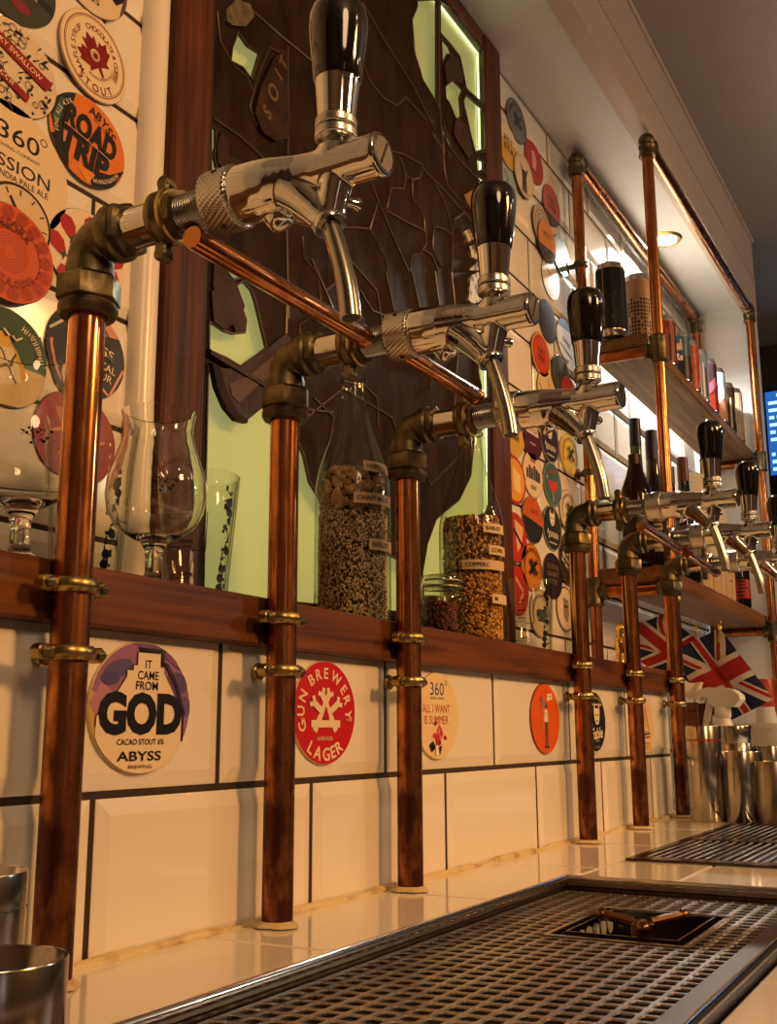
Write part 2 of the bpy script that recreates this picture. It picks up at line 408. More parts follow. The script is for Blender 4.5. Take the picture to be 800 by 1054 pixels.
# ------------------------------------------------------------- counter
TR1 = (.22, 1.214, .165, .4545)     # first drip tray x0 x1 y0 y1
TR2 = (1.447, 2.16, .215, .4545)
mb = MB()
FM = Matrix.Identity(4)
def ctile(a0, a1, b0, b1): tile(mb, a0, a1, b0, b1, FM, .0022, .0015, .0008)
x = -.45
while x < 3.7:                      # tiles along the wall
    ctile(x, min(x+.3, XEND), .4565, D1+.003); x += .3
for a, b in ((1.216, 1.445),):
    ctile(a, b, .338, .4565); ctile(a, b, .15, .338); ctile(a, b, -.05, .15)
ctile(2.162, 2.45, .31, .4565); ctile(2.162, 2.45, .15, .31); ctile(2.45, 2.75, .15, .4565); ctile(2.75, 3.05, .15, .4565); ctile(3.05, 3.7, .15, .4565)
for k in range(12): ctile(-.4+.3*k, -.1+.3*k, -.05, .1635 if -.4+.3*k < 1.0 else .148)
for k in range(5): ctile(2.27+.3*k, 2.57+.3*k, D1+.003, D2)
ctile(1.447, 2.162, .15, .213); ctile(-.45, .218, .15, .4565)
for (a0, a1, b0, b1) in ((-.5, .218, -.06, D2+.01), (1.2155, 1.4455, -.06, D2+.01), (2.1615, XEND, -.06, D2+.01), (.218, 1.2155, -.06, .1635), (.218, 1.2155, .4565, D2), (1.4455, 2.1615, -.06, .2135), (1.4455, 2.1615, .4565, D2)):
    mb.box((a0, b0, -.06), (a1, b1, -.003), GROUT)
mb.box((-.5, -.06, -1.1), (XEND, D2, -.075), DARKROOM)
tag(mb.build('bar_counter', smooth=False), 'white tiled bar counter with dark grout beneath the copper taps', 'counter', kind='structure')
# yellowed sealant along the foot of the wall
mb = MB(); P = []; rr = []
x = -.3
while x < 2.27:
    P.append((x, D1-.003, .0005+.0012*math.sin(x*37))); rr.append(.0048+.0014*math.sin(x*61)+.0012*math.sin(x*23)); x += .016
mb.sweep(P, rr, CAULK, 8); struct(mb.build('trim_sealant', ang=80))
# timber front of the ledge and its top
mb = MB(); mb.box((-.5, .588, .2455), (2.274, .6085, .2905), OAK, .002); mb.box((-.5, .609, .268), (2.274, .812, .288), OAK, .001)
tag(mb.build('ledge', smooth=False), 'stained oak ledge running along the wall behind the copper pipes', 'ledge', kind='thing')

# ============================================================= beer taps on copper risers
YP = .573
OUT = Matrix(((0, 1, 0, 0), (0, 0, -1, 0), (-1, 0, 0, 0), (0, 0, 0, 1)))   # lathe axis z -> -y (towards the room)
OUT = Matrix(((1, 0, 0, 0), (0, 0, -1, 0), (0, 1, 0, 0), (0, 0, 0, 1)))
def hexr(r): return lambda a, h: r*(1/math.cos(((a+PI/6) % (PI/3))-PI/6)-1)
def clip_ring(name, parent, M, r, ears, mt=BRASS, stem=None):
    """two-part pipe ring about local z, ears along local x"""
    mb = MB(); w = .0052
    mb.lathe([(r+.0004, -w), (r+.0030, -w), (r+.0050, -w*.45), (r+.0050, w*.45), (r+.0030, w), (r+.0004, w)], mt, M, 36, close=True)
    for s_ in (1, -1):
        c = s_*(r+.0085)
        for q in (1, -1):
            mb.box((c-.0062, q*.0012 if q > 0 else -.0052, -w), (c+.0062, .0052 if q > 0 else -.0012, w), mt, .0016, M)
        mb.cyl(.0058, -.0050, .0050, mt, M @ T((s_*(r+.0125), 0, 0)) @ RX(90), 14, .001)
    if stem: mb.cyl(.0048, r, stem, mt, M @ RX(-90), 12); mb.cyl(.0085, stem-.004, stem, mt, M @ RX(-90), 18, .001)
    o = mb.build(name, parent)
    for s_ in (1, -1):
        sb = MB(); X = M @ T((s_*(r+.0125), -.0050, 0)) @ RX(90)
        sb.lathe([(0, .0002), (.0036, .0002), (.0036, .0022), (.0026, .0032), (.0008, .0034), (.0008, .0022), (0, .0022)], BRASS_OLD if mt is BRASS else BRASS, X, 12)
        sb.box((-.0028, -.0005, .0030), (.0028, .0005, .0035), RUBBER, 0, X)
        sb.build('screw', o)
    return o
def knurl(r, h0, h1, amp, nt, rows):
    prof = [(r-.0012, h0)]
    for i in range(rows+1): prof.append((r, h0+.0006+(h1-h0-.0012)*i/rows))
    prof.append((r-.0012, h1))
    st = (h1-h0)/rows
    def f(a, h):
        k = round((h-h0)/st); return amp*abs(math.sin(nt*a/2+k*PI/2))-amp*.5
    return prof, f
def make_tap(name):
    root = bpy.data.objects.new(name, None); COL.objects.link(root); root.empty_display_size = .02
    up = []
    mb = MB(); mb.lathe([(.0115, .0), (.0139, .0), (.0139, .495), (.0115, .495)], RISER, None, 36)
    rp = mb.build('riser_pipe', root)
    mb = MB(); mb.lathe([(.0135, .001), (.0205, .0012), (.0185, .0030), (.0145, .005), (.0135, .006)], CAULK, None, 24, fn=lambda a, h: .0022*math.sin(3*a+1)+.0012*math.sin(7*a) if h < .005 else 0)
    mb.build('sealant_ring', root)
    clip_ring('ledge_clip', root, T((0, 0, .270)), .0139, 0, BRASS)
    clip_ring('wall_clip', root, T((0, 0, .222)), .0139, 0, BRASS, stem=.0275)
    # elbow about the origin: from below (-z) to the room (-y)
    mb = MB(); pts = [(0, 0, -.032), (0, 0, -.022)]; ra = [.0185, .0185]
    for i in range(9):
        a = PI/2*i/8; pts.append((0, -.019+.019*math.cos(a), -.019+.019*math.sin(a))); ra.append(.0178)
    pts += [(0, -.024, 0), (0, -.030, 0)]; ra += [.0185, .0185]
    mb.sweep(pts, ra, BRASS_OLD, 20)
    mb.lathe([(.0145, -.062), (.0205, -.062), (.0225, -.058), (.0225, -.0545), (.0205, -.053), (.0205, -.051)], BRASS_OLD, None, 30)
    mb.lathe([(.0205, -.052), (.0222, -.050), (.0222, -.034), (.020, -.031), (.0175, -.030)], BRASS_OLD, None, 36, fn=lambda a, h: hexr(.0205)(a, h)*.8 if h > -.0515 else 0)
    mb.lathe([(.0175, .020), (.0205, .021), (.0222, .024), (.0222, .030), (.020, .0325), (.0150, .0335)], BRASS_OLD, OUT, 36)
    mb.lathe([(.0150, .0325), (.0190, .0325), (.0198, .034), (.0198, .039), (.0180, .041), (.0152, .041)], BRASS_OLD, OUT, 36, fn=lambda a, h: hexr(.019)(a, h)*.7 if .033 < h < .0405 else 0)
    up.append(mb.build('elbow', root))
    mb = MB(); mb.lathe([(.0125, .034), (.0155, .034), (.0155, .078), (.0125, .078)], CHROME, OUT, 40); up.append(mb.build('shank_tube', root))
    up.append(clip_ring('shank_clip', root, OUT @ T((0, 0, .073)) @ RZ(90), .0156, 0, BRASS_OLD))
    mb = MB(); mb.lathe([(.0125, .0795), (.0200, .0795), (.0208, .081), (.0208, .0835), (.0195, .085), (.0130, .085)], BRASS, OUT, 36)
    mb.lathe([(.0130, .085), (.0172, .085), (.0172, .090), (.0130, .090)], BRASS_OLD, OUT, 36, fn=lambda a, h: hexr(.0165)(a, h)*.7)
    up.append(mb.build('flange', root))
    mb = MB(); p = [(.010, .080)]; h = .086
    while h < .122: p += [(.0138, h), (.0138, h+.0004), (.0124, h+.0011)]; h += .0022
    p.append((.010, h)); mb.lathe(p, THREAD, OUT, 32); up.append(mb.build('threaded_shank', root, ang=80))
    mb = MB(); p, f0 = knurl(.0222, .119, .1435, .0011, 44, 10); f = lambda a, h: .0016*(2*abs(((36*a/(2*PI)+(h-.119)*150) % 1)-.5)-.5); p = [(.0136, .119)]+p+[(.0195, .1437)]
    mb.lathe(p, CHROME_K, OUT, 220, fn=lambda a, h: f(a, h) if .1192 < h < .1434 else 0)
    for a in (20, 140, 260): mb.cyl(.0022, .0218, .0230, RUBBER, OUT @ T((0, 0, .131)) @ RZ(a) @ RY(90), 10)
    up.append(mb.build('collar', root, ang=80))
    # faucet body: rear barrel tapering into the front barrel, with the outlet leaving below
    mb = MB()
    mb.lathe([(0, .143), (.0200, .143), (.0208, .1438), (.0210, .1455), (.0208, .160), (.0198, .172), (.0178, .184), (.0158, .196), (.0148, .207), (.0146, .225), (.0147, .245), (.0150, .2545), (.0146, .2575), (.0130, .2585), (0, .2585)], CHROME, OUT, 40)
    pts = [(0, -.176, .000), (0, -.187, -.007), (0, -.197, -.016), (0, -.206, -.026), (0, -.2130, -.0345), (0, -.2165, -.0400)]
    mb.sweep(pts, [.0168, .0158, .0142, .0124, .0112, .0110], CHROME, 24)
    pts = [(0, -.222, -.002), (0, -.2215, -.012), (0, -.2190, -.023), (0, -.2170, -.034)]
    mb.sweep(pts, [.0125, .0112, .0104, .0100], CHROME, 20)
    mb.lathe([(0, .004), (.0150, .006), (.0128, .0135), (.0098, .0165), (.0086, .0180), (.0086, .0205), (0, .0205)], CHROME, T((0, -.221, 0)), 28)
    # compensator boss on the underside
    mb.lathe([(.0105, 0), (.0105, .012), (.0092, .0150), (.0060, .0163), (0, .0165)], CHROME, T((.006, -.166, -.012)) @ RX(150) @ RY(12), 22)
    fb = mb.build('faucet_body', root, ang=180); up.append(fb)
    rm = fb.modifiers.new('cast', 'REMESH'); rm.mode = 'VOXEL'; rm.voxel_size = .0009; rm.use_smooth_shade = True
    sm = fb.modifiers.new('polish', 'SMOOTH'); sm.factor = .5; sm.iterations = 14
    mb = MB(); mb.lathe([(.0070, -.0010), (.0112, -.0010), (.0118, .0004), (.0118, .0034), (.0110, .0044), (.0095, .0046)], CHROME, T((0, -.2173, -.0408)) @ RX(-28), 32); mb.build('outlet_nut', fb, ang=50)
    sb = MB(); sb.lathe([(.0135, -.001), (.0135, .0012), (.0120, .0016)], RUBBER, OUT @ T((0, 0, .2574)), 30); sb.lathe([(0, .0), (.0113, .0), (.0113, .0014), (0, .0014)], mat('faucet_cap', (.70, .50, .30), .14, 1), OUT @ T((0, 0, .2574)), 28)
    sb.box((-.0008, -.0095, .2586), (.0008, .0095, .2593), RUBBER, 0, OUT @ RZ(-25)); sb.build('end_cap', fb)
    mb = MB(); mb.sweep([(.010, -.166, -.008), (.019, -.167, -.010), (.023, -.172, -.014), (.024, -.182, -.019), (.0235, -.190, -.020)], [.0036, .0036, .0034, .0030, .0036], CHROME, 12)
    mb.ball((.0235, -.192, -.020), .0045, CHROME); mb.cyl(.0072, .010, .016, CHROME, T((0, -.166, -.008)) @ RY(90), 18, .001)
    up.append(mb.build('flow_lever', root, ang=60))
    mb = MB(); mb.sweep([(.008, -.222, -.020), (.019, -.224, -.018), (.0225, -.2246, -.0176), (.0245, -.225, -.0174)], [.003, .0034, .0048, .0030], CHROME, 12); mb.build('locking_screw', fb, ang=60)
    mb = MB(); P = [V(0, -.2172, -.040), V(0, -.2205, -.050), V(0, -.2245, -.063), V(0, -.2285, -.078), V(0, -.2315, -.093), V(0, -.2335, -.1095)]
    def crv(P, m=4):
        o = []
        for i in range(len(P)-1):
            p0 = P[max(i-1, 0)]; p1 = P[i]; p2 = P[i+1]; p3 = P[min(i+2, len(P)-1)]
            for k in range(m):
                t = k/m; o.append(.5*((2*p1)+(p2-p0)*t+(2*p0-5*p1+4*p2-p3)*t*t+(3*p1-p0-3*p2+p3)*t**3))
        return o+[P[-1]]
    C = crv(P); n = len(C)
    rad = [.0063+.0008*i/(n-1) for i in range(n)]
    mb.sweep(C, rad, STEEL, 24)
    d = (C[-1]-C[-2]).normalized(); mb.sweep([C[-1]-d*.0005, C[-1]+d*.00025], [rad[-1]-.0012]*2, RUBBER, 20)  # black disc stands in for the shaded bore of the spout
    up.append(mb.build('spout', root, ang=60))
    # handle
    H = T((0, -.221, 0)) @ RX(1)
    mb = MB()
    mb.lathe([(.0156, .0630), (.0163, .0645), (.0180, .080), (.0199, .097), (.0205, .105), (.0202, .112), (.0187, .1182), (.0155, .1226), (.0105, .1252), (.005, .1263), (0, .1266)], BLACK, H, 44)
    mb.lathe([(0, .0630), (.0156, .0630)], BLACK, H, 44)
    hd = mb.build('handle', root, ang=60); up.append(hd)
    mb = MB(); mb.lathe([(.0122, .0350), (.0128, .0356), (.0148, .059), (.0154, .0630), (.0150, .0632)], CHROME, H, 40); mb.build('ferrule', hd)
    for h0, h1 in ((.0200, .0268), (.0280, .0348)):
        mb = MB(); p, f = knurl(.0142, h0, h1, .0006, 40, 6); p = [(.008, h0)]+p+[(.008, h1)]
        mb.lathe(p, CHROME_K, H, 120, fn=lambda a, h: f(a, h) if h0+.0003 < h < h1-.0003 else 0); mb.build('knurled_ring', hd, ang=80)
    return root, rp, up
TAPS = [(.557, .537, 'chrome beer tap nearest the camera, its copper riser left of the tulip glass'),
        (.819, .523, 'second beer tap from the left, spout hanging before the second grain bottle'),
        (1.067, .515, 'third beer tap from the left, on the riser left of the clip-top jar'),
        (1.646, .514, 'fourth beer tap from the left, on the riser beside the orange badge'),
        (1.927, .511, 'fifth beer tap, on the riser between the navy badge and the triangle badge'),
        (2.217, .505, 'farthest beer tap, on the last copper riser beside the tall steel cups')]
tap0, rp0, up0 = make_tap('beer_tap')
for i, (x, ze, lab) in enumerate(TAPS):
    r = tap0 if i == 0 else copy_tree(tap0)
    r.location = (x, YP, 0); tag(r, lab, 'beer tap', 'chrome beer taps on copper risers')
    r['ze'] = ze
for r in [o for o in COL.objects if o.name.startswith('beer_tap')]:
    ze = r['ze']; del r['ze']
    for c in r.children:
        b = c.name.split('.')[0]
        if b in ('elbow', 'shank_tube', 'shank_clip', 'flange', 'threaded_shank', 'collar', 'faucet_body', 'flow_lever', 'spout', 'handle'): c.location.z = ze
        if b == 'riser_pipe': c.scale.z = (ze-.036)/.495
# copper rails bracing neighbouring taps
RAILS = [((.550, .468, .5125), (.800, .474, .521), 'long copper brace rail from the nearest tap to the second'),
         ((.838, .462, .521), (1.046, .474, .533), 'copper brace rail joining the second and third beer taps'),
         ((1.640, .464, .484), (1.906, .474, .487), 'copper brace rail joining the fourth and fifth beer taps'),
         ((1.925, .464, .482), (2.197, .474, .482), 'copper brace rail joining the fifth and farthest beer taps')]
for a, b, lab in RAILS:
    mb = MB(); a, b = V(*a), V(*b); d = (b-a).normalized()
    mb.sweep([a, a+d*.004, b-d*.004, b], [.0080, .0087, .0087, .0080], COPPER, 24)
    o = mb.build('copper_rail'); tag(o, lab, 'rail', 'copper brace rails between the taps')
    for e, s_ in ((b, -1),):
        fb = MB(); q = e-d*s_*.002
        fb.sweep([q+d*.003, q, q+d*s_*.010, q+d*s_*.012], [.006, .0098, .0098, .0088], COPPER, 20); fb.build('end_collar', o)
# ============================================================= back-lit leaded glass panel in its oak frame
YG = .8235; YF = .815; ZT = ZCEIL-.002
GX0, GX1, GZ0, GZ1 = .985, 1.8845, .29, 1.598
panel = empty('leaded_glass_panel', (.94, YF, .29), 'tall back-lit leaded glass panel in an oak frame behind the taps', 'stained glass panel')
def pb(mb, name, **k):
    o = mb.build(name, None, **k); o.parent = panel; o.matrix_parent_inverse = T((-.94, -YF, -.29)); return o
mb = MB(); mb.box((.918, YF, .289), (GX0+.005, D2+.03, ZT), OAKZ, .004); pb(mb, 'frame_stile')
mb = MB(); mb.box((GX1+.0008, YF, .289), (1.966, D2+.03, ZT), OAKZ, .004); pb(mb, 'frame_stile')
mb = MB(); mb.box((GX0+.006, YF+.001, GZ1-.004), (GX1-.007, D2+.03, ZT), OAK, .004); pb(mb, 'frame_rail')
mb = MB(); mb.box((GX1-.0025, YF+.003, GZ0), (GX1+.0004, D2+.02, GZ1-.005), DKREVEAL); mb.box((GX0+.0055, YF+.003, GZ0), (GX0+.0075, D2+.02, GZ1-.005), DKREVEAL)
mb.box((GX0+.008, YF+.003, GZ1-.0075), (GX1-.003, D2+.02, GZ1-.0045), DKREVEAL); pb(mb, 'glazing_bead')
# edge-lit diffuser sheet behind the pane, strip lamps along its edges
LB = YG+.013
lightback, _nt, _b, _o = newmat('lit_diffuser'); _b.inputs['Base Color'].default_value = (.48, .48, .42, 1); _b.inputs['Roughness'].default_value = .8
_b.inputs['Emission Color'].default_value = (.31, .29, .175, 1); _b.inputs['Emission Strength'].default_value = 1
mb = MB(); mb.box((GX0+.001, LB, GZ0-.001), (GX1-.0005, LB+.004, GZ1-.005), lightback); pb(mb, 'diffuser_sheet', smooth=False)
mb = MB(); mb.box((GX0-.004, LB+.006, GZ0), (GX1+.004, LB+.03, GZ1), DARKROOM); pb(mb, 'back_box', smooth=False)
LED = emis('strip_lamp_light', (.95, 1.0, .66), 3.6)
yl = YG+.0065
for a, b in (((GX1-.0065, yl, GZ0), (GX1-.0025, yl+.003, GZ1-.008)), ((GX0+.02, yl, GZ1-.0125), (GX1-.008, yl+.003, GZ1-.0085)), ((GX0+.02, yl, GZ0+.001), (GX1-.008, yl+.003, GZ0+.004))):
    mb = MB(); mb.box(a, b, LED); pb(mb, 'strip_lamp', smooth=False)
PANE = thin_glass('pale_green_glass', (.88, .90, .68), (.5, .55, .35), .01, .3)
mb = MB(); mb.box((GX0, YG, GZ0-.001), (GX1, YG+.003, GZ1), PANE); pb(mb, 'pane', smooth=False)
def gp(u, v):
    q = at(u, v, y=YG); return (min(max(q.x, GX0+.002), GX1-.0035), min(max(q.z, GZ0), GZ1-.002))
GM = wallM(YG)
def crop(pts, ox, oy, s): return [(ox+a/s, oy+b/s) for a, b in pts]
PAINT = mat('brown_painted_glass', (.016, .0085, .005), .42, spec=.05, col2=(.034, .018, .010), nscale=34, stretch=(1, 1, .35), bump=.35, bscale=45)
PAINT2 = mat('umber_painted_glass', (.050, .024, .011), .3, spec=.15, col2=(.022, .010, .006), nscale=25, bump=.3, bscale=60)
PAINT3 = mat('cream_painted_glass', (.55, .48, .27), .25, col2=(.10, .06, .025), nscale=60, lo=.42, hi=.58)
LEAD = mat('lead_came', (.085, .055, .035), .3, .35)
HOLES = [
 [(427, 1), (427, 8), (421.7, 21), (424, 53), (432, 82), (447, 106), (447, 1)],
 [(451, 34.5), (451, 2), (463, 2), (500.5, 48), (500.5, 113), (477.5, 91.7), (475, 77), (471, 58.5), (461.5, 46)],
 [(452, 40), (453, 66), (458, 57), (463, 57), (460, 49)],
 [(463, 82), (474, 93), (471, 101), (472.5, 119), (468, 126), (460, 106), (456.5, 102), (456, 90)],
 [(477.5, 98), (500.5, 119.6), (500.5, 157), (487, 157), (481.5, 138), (476, 114), (475, 104)],
 [(454, 131), (463, 149), (461.5, 153), (453, 138)],
 [(442, 137), (453, 152), (454, 157), (444, 142)],
 [(459, 157), (463, 161), (460, 163)],
 [(488, 164), (493, 166), (500.5, 172), (500.5, 182), (493, 176), (489, 177)],
 [(489, 181), (494, 185), (500.5, 190), (500.5, 212), (493, 206), (491, 196)],
 [(484, 229), (492, 233), (501, 244), (501, 236), (496, 221), (490, 221)],
 [(489, 248), (495, 250), (501, 259), (501, 285), (493, 275), (491, 262)],
 [(491, 290), (500, 293), (500.5, 306), (493, 301)],
 [(490, 365), (501, 360), (501, 408), (494, 412), (493, 398), (490, 385)],
 [(489, 420), (501, 418), (501, 520), (478, 585), (470, 615), (440, 630), (434, 628), (432, 590), (437, 560), (446, 535), (455, 527), (470, 515), (482, 490)],
 [(242, 34), (252, 48.5), (264, 56), (256, 83), (247, 70.5), (234.5, 64), (236, 50)],
 [(214, 132), (219, 134), (219, 152), (217, 160), (220, 174), (214, 188)],
 [(212, 332), (217.5, 335), (226, 341), (235, 344), (249, 342.5), (250, 330), (244, 312), (238, 296), (247, 290), (256, 300), (260, 312), (271, 358), (262, 366), (245, 378), (230, 369), (212, 361)],
 [(223, 276), (236, 279), (247, 283), (256, 296), (246, 287), (236, 289)],
 [(211, 377), (220, 382), (224, 405), (237, 430), (247, 435), (257, 427), (275, 412), (292, 425), (310, 470), (316, 497), (330, 520), (372, 560), (405, 575), (428, 600), (428, 632), (206, 612)],
]
def fit_holes():
    hs = []
    for h in HOLES: hs.append([gp(*p) for p in h])
    return hs
HS = fit_holes()
mb = MB(); e = .003
curve_sheet(mb, [[(GX0+.001, GZ0-.001), (GX1-.001, GZ0-.001), (GX1-.001, GZ1-.001), (GX0+.001, GZ1-.001)]]+HS, .0012, .0042, PAINT, GM)
pb(mb, 'painted_glass', smooth=False)
# darker lead edging round the clear pieces and the lead lines over the brown glass
def cam_line(pts, w=.0026, z=.0045, m=LEAD):
    P = [V(*gp(*p)) for p in pts]; P = [GM @ V(p.x, p.y, z) for p in P]
    mb.sweep(P, w, m, 6)
C6 = lambda p: crop(p, 330, 0, 3.763)
C5 = lambda p: crop(p, 200, 0, 3.192)
C7 = lambda p: crop(p, 200, 300, 4)
LINES = [C6(q) for q in [
 [(150, 10), (245, 175), (345, 330), (415, 470), (432, 505)], [(440, 400), (470, 480), (480, 560), (545, 640), (640, 735)],
 [(155, 250), (180, 320), (235, 385), (285, 412), (320, 380), (400, 470)], [(380, 650), (460, 730), (545, 825), (640, 935)],
 [(265, 590), (310, 600), (380, 640)], [(290, 605), (308, 640), (320, 685), (310, 735), (262, 730), (250, 790), (250, 822), (320, 862), (380, 890), (400, 905)],
 [(320, 682), (345, 700), (375, 690), (380, 660)], [(345, 700), (345, 770), (375, 810), (390, 845), (400, 945), (385, 967), (380, 985), (345, 992), (335, 1050)],
 [(185, 715), (255, 885), (330, 1052)], [(210, 790), (180, 890), (215, 955), (242, 1005), (250, 1052)], [(80, 885), (130, 885), (180, 890)],
 [(385, 967), (420, 990), (445, 1050)], [(430, 880), (424, 960), (440, 1000), (460, 1040)], [(430, 880), (470, 890), (500, 912), (490, 850), (475, 800), (450, 745), (430, 710)],
 [(498, 1052), (503, 900), (510, 850), (545, 828)], [(465, 590), (470, 660), (480, 720), (520, 765), (560, 800)], [(449, 0), (452, 200), (453, 440), (470, 600)],
 [(345, 80), (355, 200), (385, 310), (440, 400)], [(455, 130), (495, 180), (530, 222), (545, 290), (555, 345), (632, 430)], [(540, 390), (552, 430), (572, 520), (590, 592), (640, 600)]]]
LINES += [C5(q) for q in [[(140, 5), (280, 125), (415, 235)], [(298, 155), (298, 560), (292, 700), (300, 1050)], [(55, 395), (140, 452), (215, 522)],
 [(240, 160), (200, 250), (172, 355), (190, 410), (280, 470)], [(290, 170), (262, 175), (240, 160)], [(65, 40), (75, 140), (120, 220), (165, 255), (180, 300)], [(345, 780), (350, 850), (395, 900), (405, 990)]]]
LINES += [C7(q) for q in [[(48, 258), (120, 300), (300, 408), (420, 485), (560, 500)], [(370, 60), (365, 230)], [(425, 190), (420, 140), (470, 110), (560, 160)], [(600, 370), (690, 390), (740, 440), (745, 560)], [(480, 440), (560, 520), (540, 640)]]]
LINES += [[(394, 280), (405, 330), (398, 345)], [(421, 280), (432, 330), (428, 350)], [(445, 280), (452, 330), (440, 400)], [(462, 280), (470, 350), (465, 420)], [(405, 330), (432, 318), (452, 332), (470, 345)], [(368, 300), (380, 320), (405, 330)], [(360, 345), (372, 360), (398, 345)], [(428, 350), (440, 380), (470, 390)], [(398, 345), (410, 372), (440, 380)], [(318, 268), (332, 300), (345, 330)], [(332, 300), (345, 290), (347, 278)]]
LINES += [[(300, 440), (350, 400), (400, 430), (430, 520)], [(420, 440), (440, 500), (470, 470)], [(350, 260), (385, 300), (392, 345)]]
mb = MB()
for l in LINES: cam_line(l, .0024)
for h in HOLES: cam_line(h+[h[0]], .0022)
cam_line([(448.8, 0), (449.2, 112)], .0042)
cam_line(C7([(40, 255), (300, 410)]), .0062, .006, PAINT2)
pb(mb, 'lead_line', ang=60)
# raised painted pieces: a flared horn, scrolling leaves and a lettered ribbon
_n = [0]
def piece(name, pts, m, t=.006, z0=.0043):
    _n[0] += 1; q = MB(); q.prism([gp(*p) for p in pts], z0, z0+t+.00025*_n[0], m, GM); return pb(q, name, smooth=False)
piece('painted_horn', [(221, 380), (240, 381), (262, 366), (290, 344), (312, 372), (292, 395), (272, 414), (256, 428), (247, 435), (238, 430), (227, 406)], PAINT2, .004)
piece('horn_highlight', [(230, 396), (250, 388), (285, 360), (292, 368), (262, 396), (240, 416), (233, 408)], mat('horn_brown_glass', (.10, .048, .018), .2), .0048)
piece('horn_rim', [(211, 375), (219, 379), (226, 404), (238, 427), (248, 433), (247, 437), (236, 434), (225, 421), (216, 400)], PAINT, .007)
piece('painted_leaf', C5([(60, 470), (75, 440), (95, 470), (100, 520), (130, 530), (150, 560), (120, 590), (80, 560), (62, 540)]), PAINT2, .003)
piece('painted_leaf', C5([(50, 860), (90, 890), (120, 930), (150, 1010), (135, 1052), (95, 1052), (60, 1010), (45, 940)]), PAINT2, .003)
piece('painted_leaf', C7([(50, 2), (110, 2), (160, 50), (195, 120), (190, 165), (150, 172), (140, 140), (105, 162), (60, 130)]), PAINT2, .003)
piece('painted_leaf', C6([(490, 215), (520, 235), (540, 300), (535, 330), (505, 315), (475, 335), (465, 260)]), PAINT2, .003)
piece('painted_leaf', C6([(530, 470), (555, 490), (575, 600), (560, 620), (520, 560), (500, 520), (510, 460)]), PAINT2, .003)
piece('painted_leaf', C6([(540, 760), (580, 735), (600, 790), (600, 830), (570, 825)]), mat('amber_glass', (.25, .14, .05), .2), .003)
for pts in ([(560, 960), (580, 950), (600, 985), (590, 1010), (570, 1000)], [(600, 940), (625, 960), (630, 1030), (610, 1050), (600, 1000)], [(560, 1050), (600, 1010), (632, 1052)], [(540, 900), (560, 890), (575, 930), (550, 945)]):
    piece('painted_scroll', C6(pts), PAINT3, .002)
piece('painted_scroll', [(480, 285), (490, 280), (495, 300), (490, 320), (478, 310)], PAINT3, .002)
piece('painted_blossom', C5([(85, 40), (120, 5), (165, 20), (180, 60), (150, 95), (105, 90), (90, 75)]), mat('moss_painted_glass', (.16, .12, .07), .4, col2=(.05, .035, .02), nscale=70), .002)
piece('painted_ribbon', C5([(282, 168), (292, 460), (250, 470), (205, 440), (180, 380), (200, 290), (245, 195)]), PAINT2, .0025)
q = MB()
for ch, (x, y), rot, h in (('S', (218, 375), 62, 52), ('O', (238, 310), 66, 60), ('I', (255, 250), 68, 50), ('T', (272, 215), 70, 46)):
    a = gp(*C5([(x, y)])[0]); text(q, ch, a[0], a[1], h/3.192*.00125, mat('ribbon_ink', (.13, .075, .035), .4), .0114, GM, bold=.03, rot=rot)
    for dz in range(0): pass
pb(q, 'ribbon_lettering', smooth=False)

# ============================================================= things standing on the ledge
ZL = .2885
GL = mat('clear_glass', (.97, .985, .97), .0, trans=1, ior=1.48)
TG = thin_glass('tumbler_glass')
BG = thin_glass('bottle_glass', (.93, .96, .90), (.30, .34, .24), .14)
PRINT = ink('#0c0c0e'); BLUEP = ink('#26306a'); WHITEP = ink('#e9e4d8')
def wrapf(r, M0=0, taper=None):
    """maps flat x,y,z onto a cylinder of radius r about local z"""
    def f(x, y, z):
        rr = (taper(y) if taper else r)+z; a = x/r+M0
        return (rr*math.cos(a), rr*math.sin(a), y)
    return f
def strip(mb, a0, a1, h0, h1, rf, m, n=10, off=.0004):
    vs = []; fs = []
    for i in range(n+1):
        a = a0+(a1-a0)*i/n
        for h in (h0, h1): vs.append(((rf(h)+off)*math.cos(a), (rf(h)+off)*math.sin(a), h))
    for i in range(n): fs.append((2*i, 2*i+2, 2*i+3, 2*i+1))
    mb.add(vs, fs, m)
def ground(u, v, y): return at(u, v, y=y)
def facing(x, y): return math.atan2(-y, -x)          # direction from a thing to the camera's place
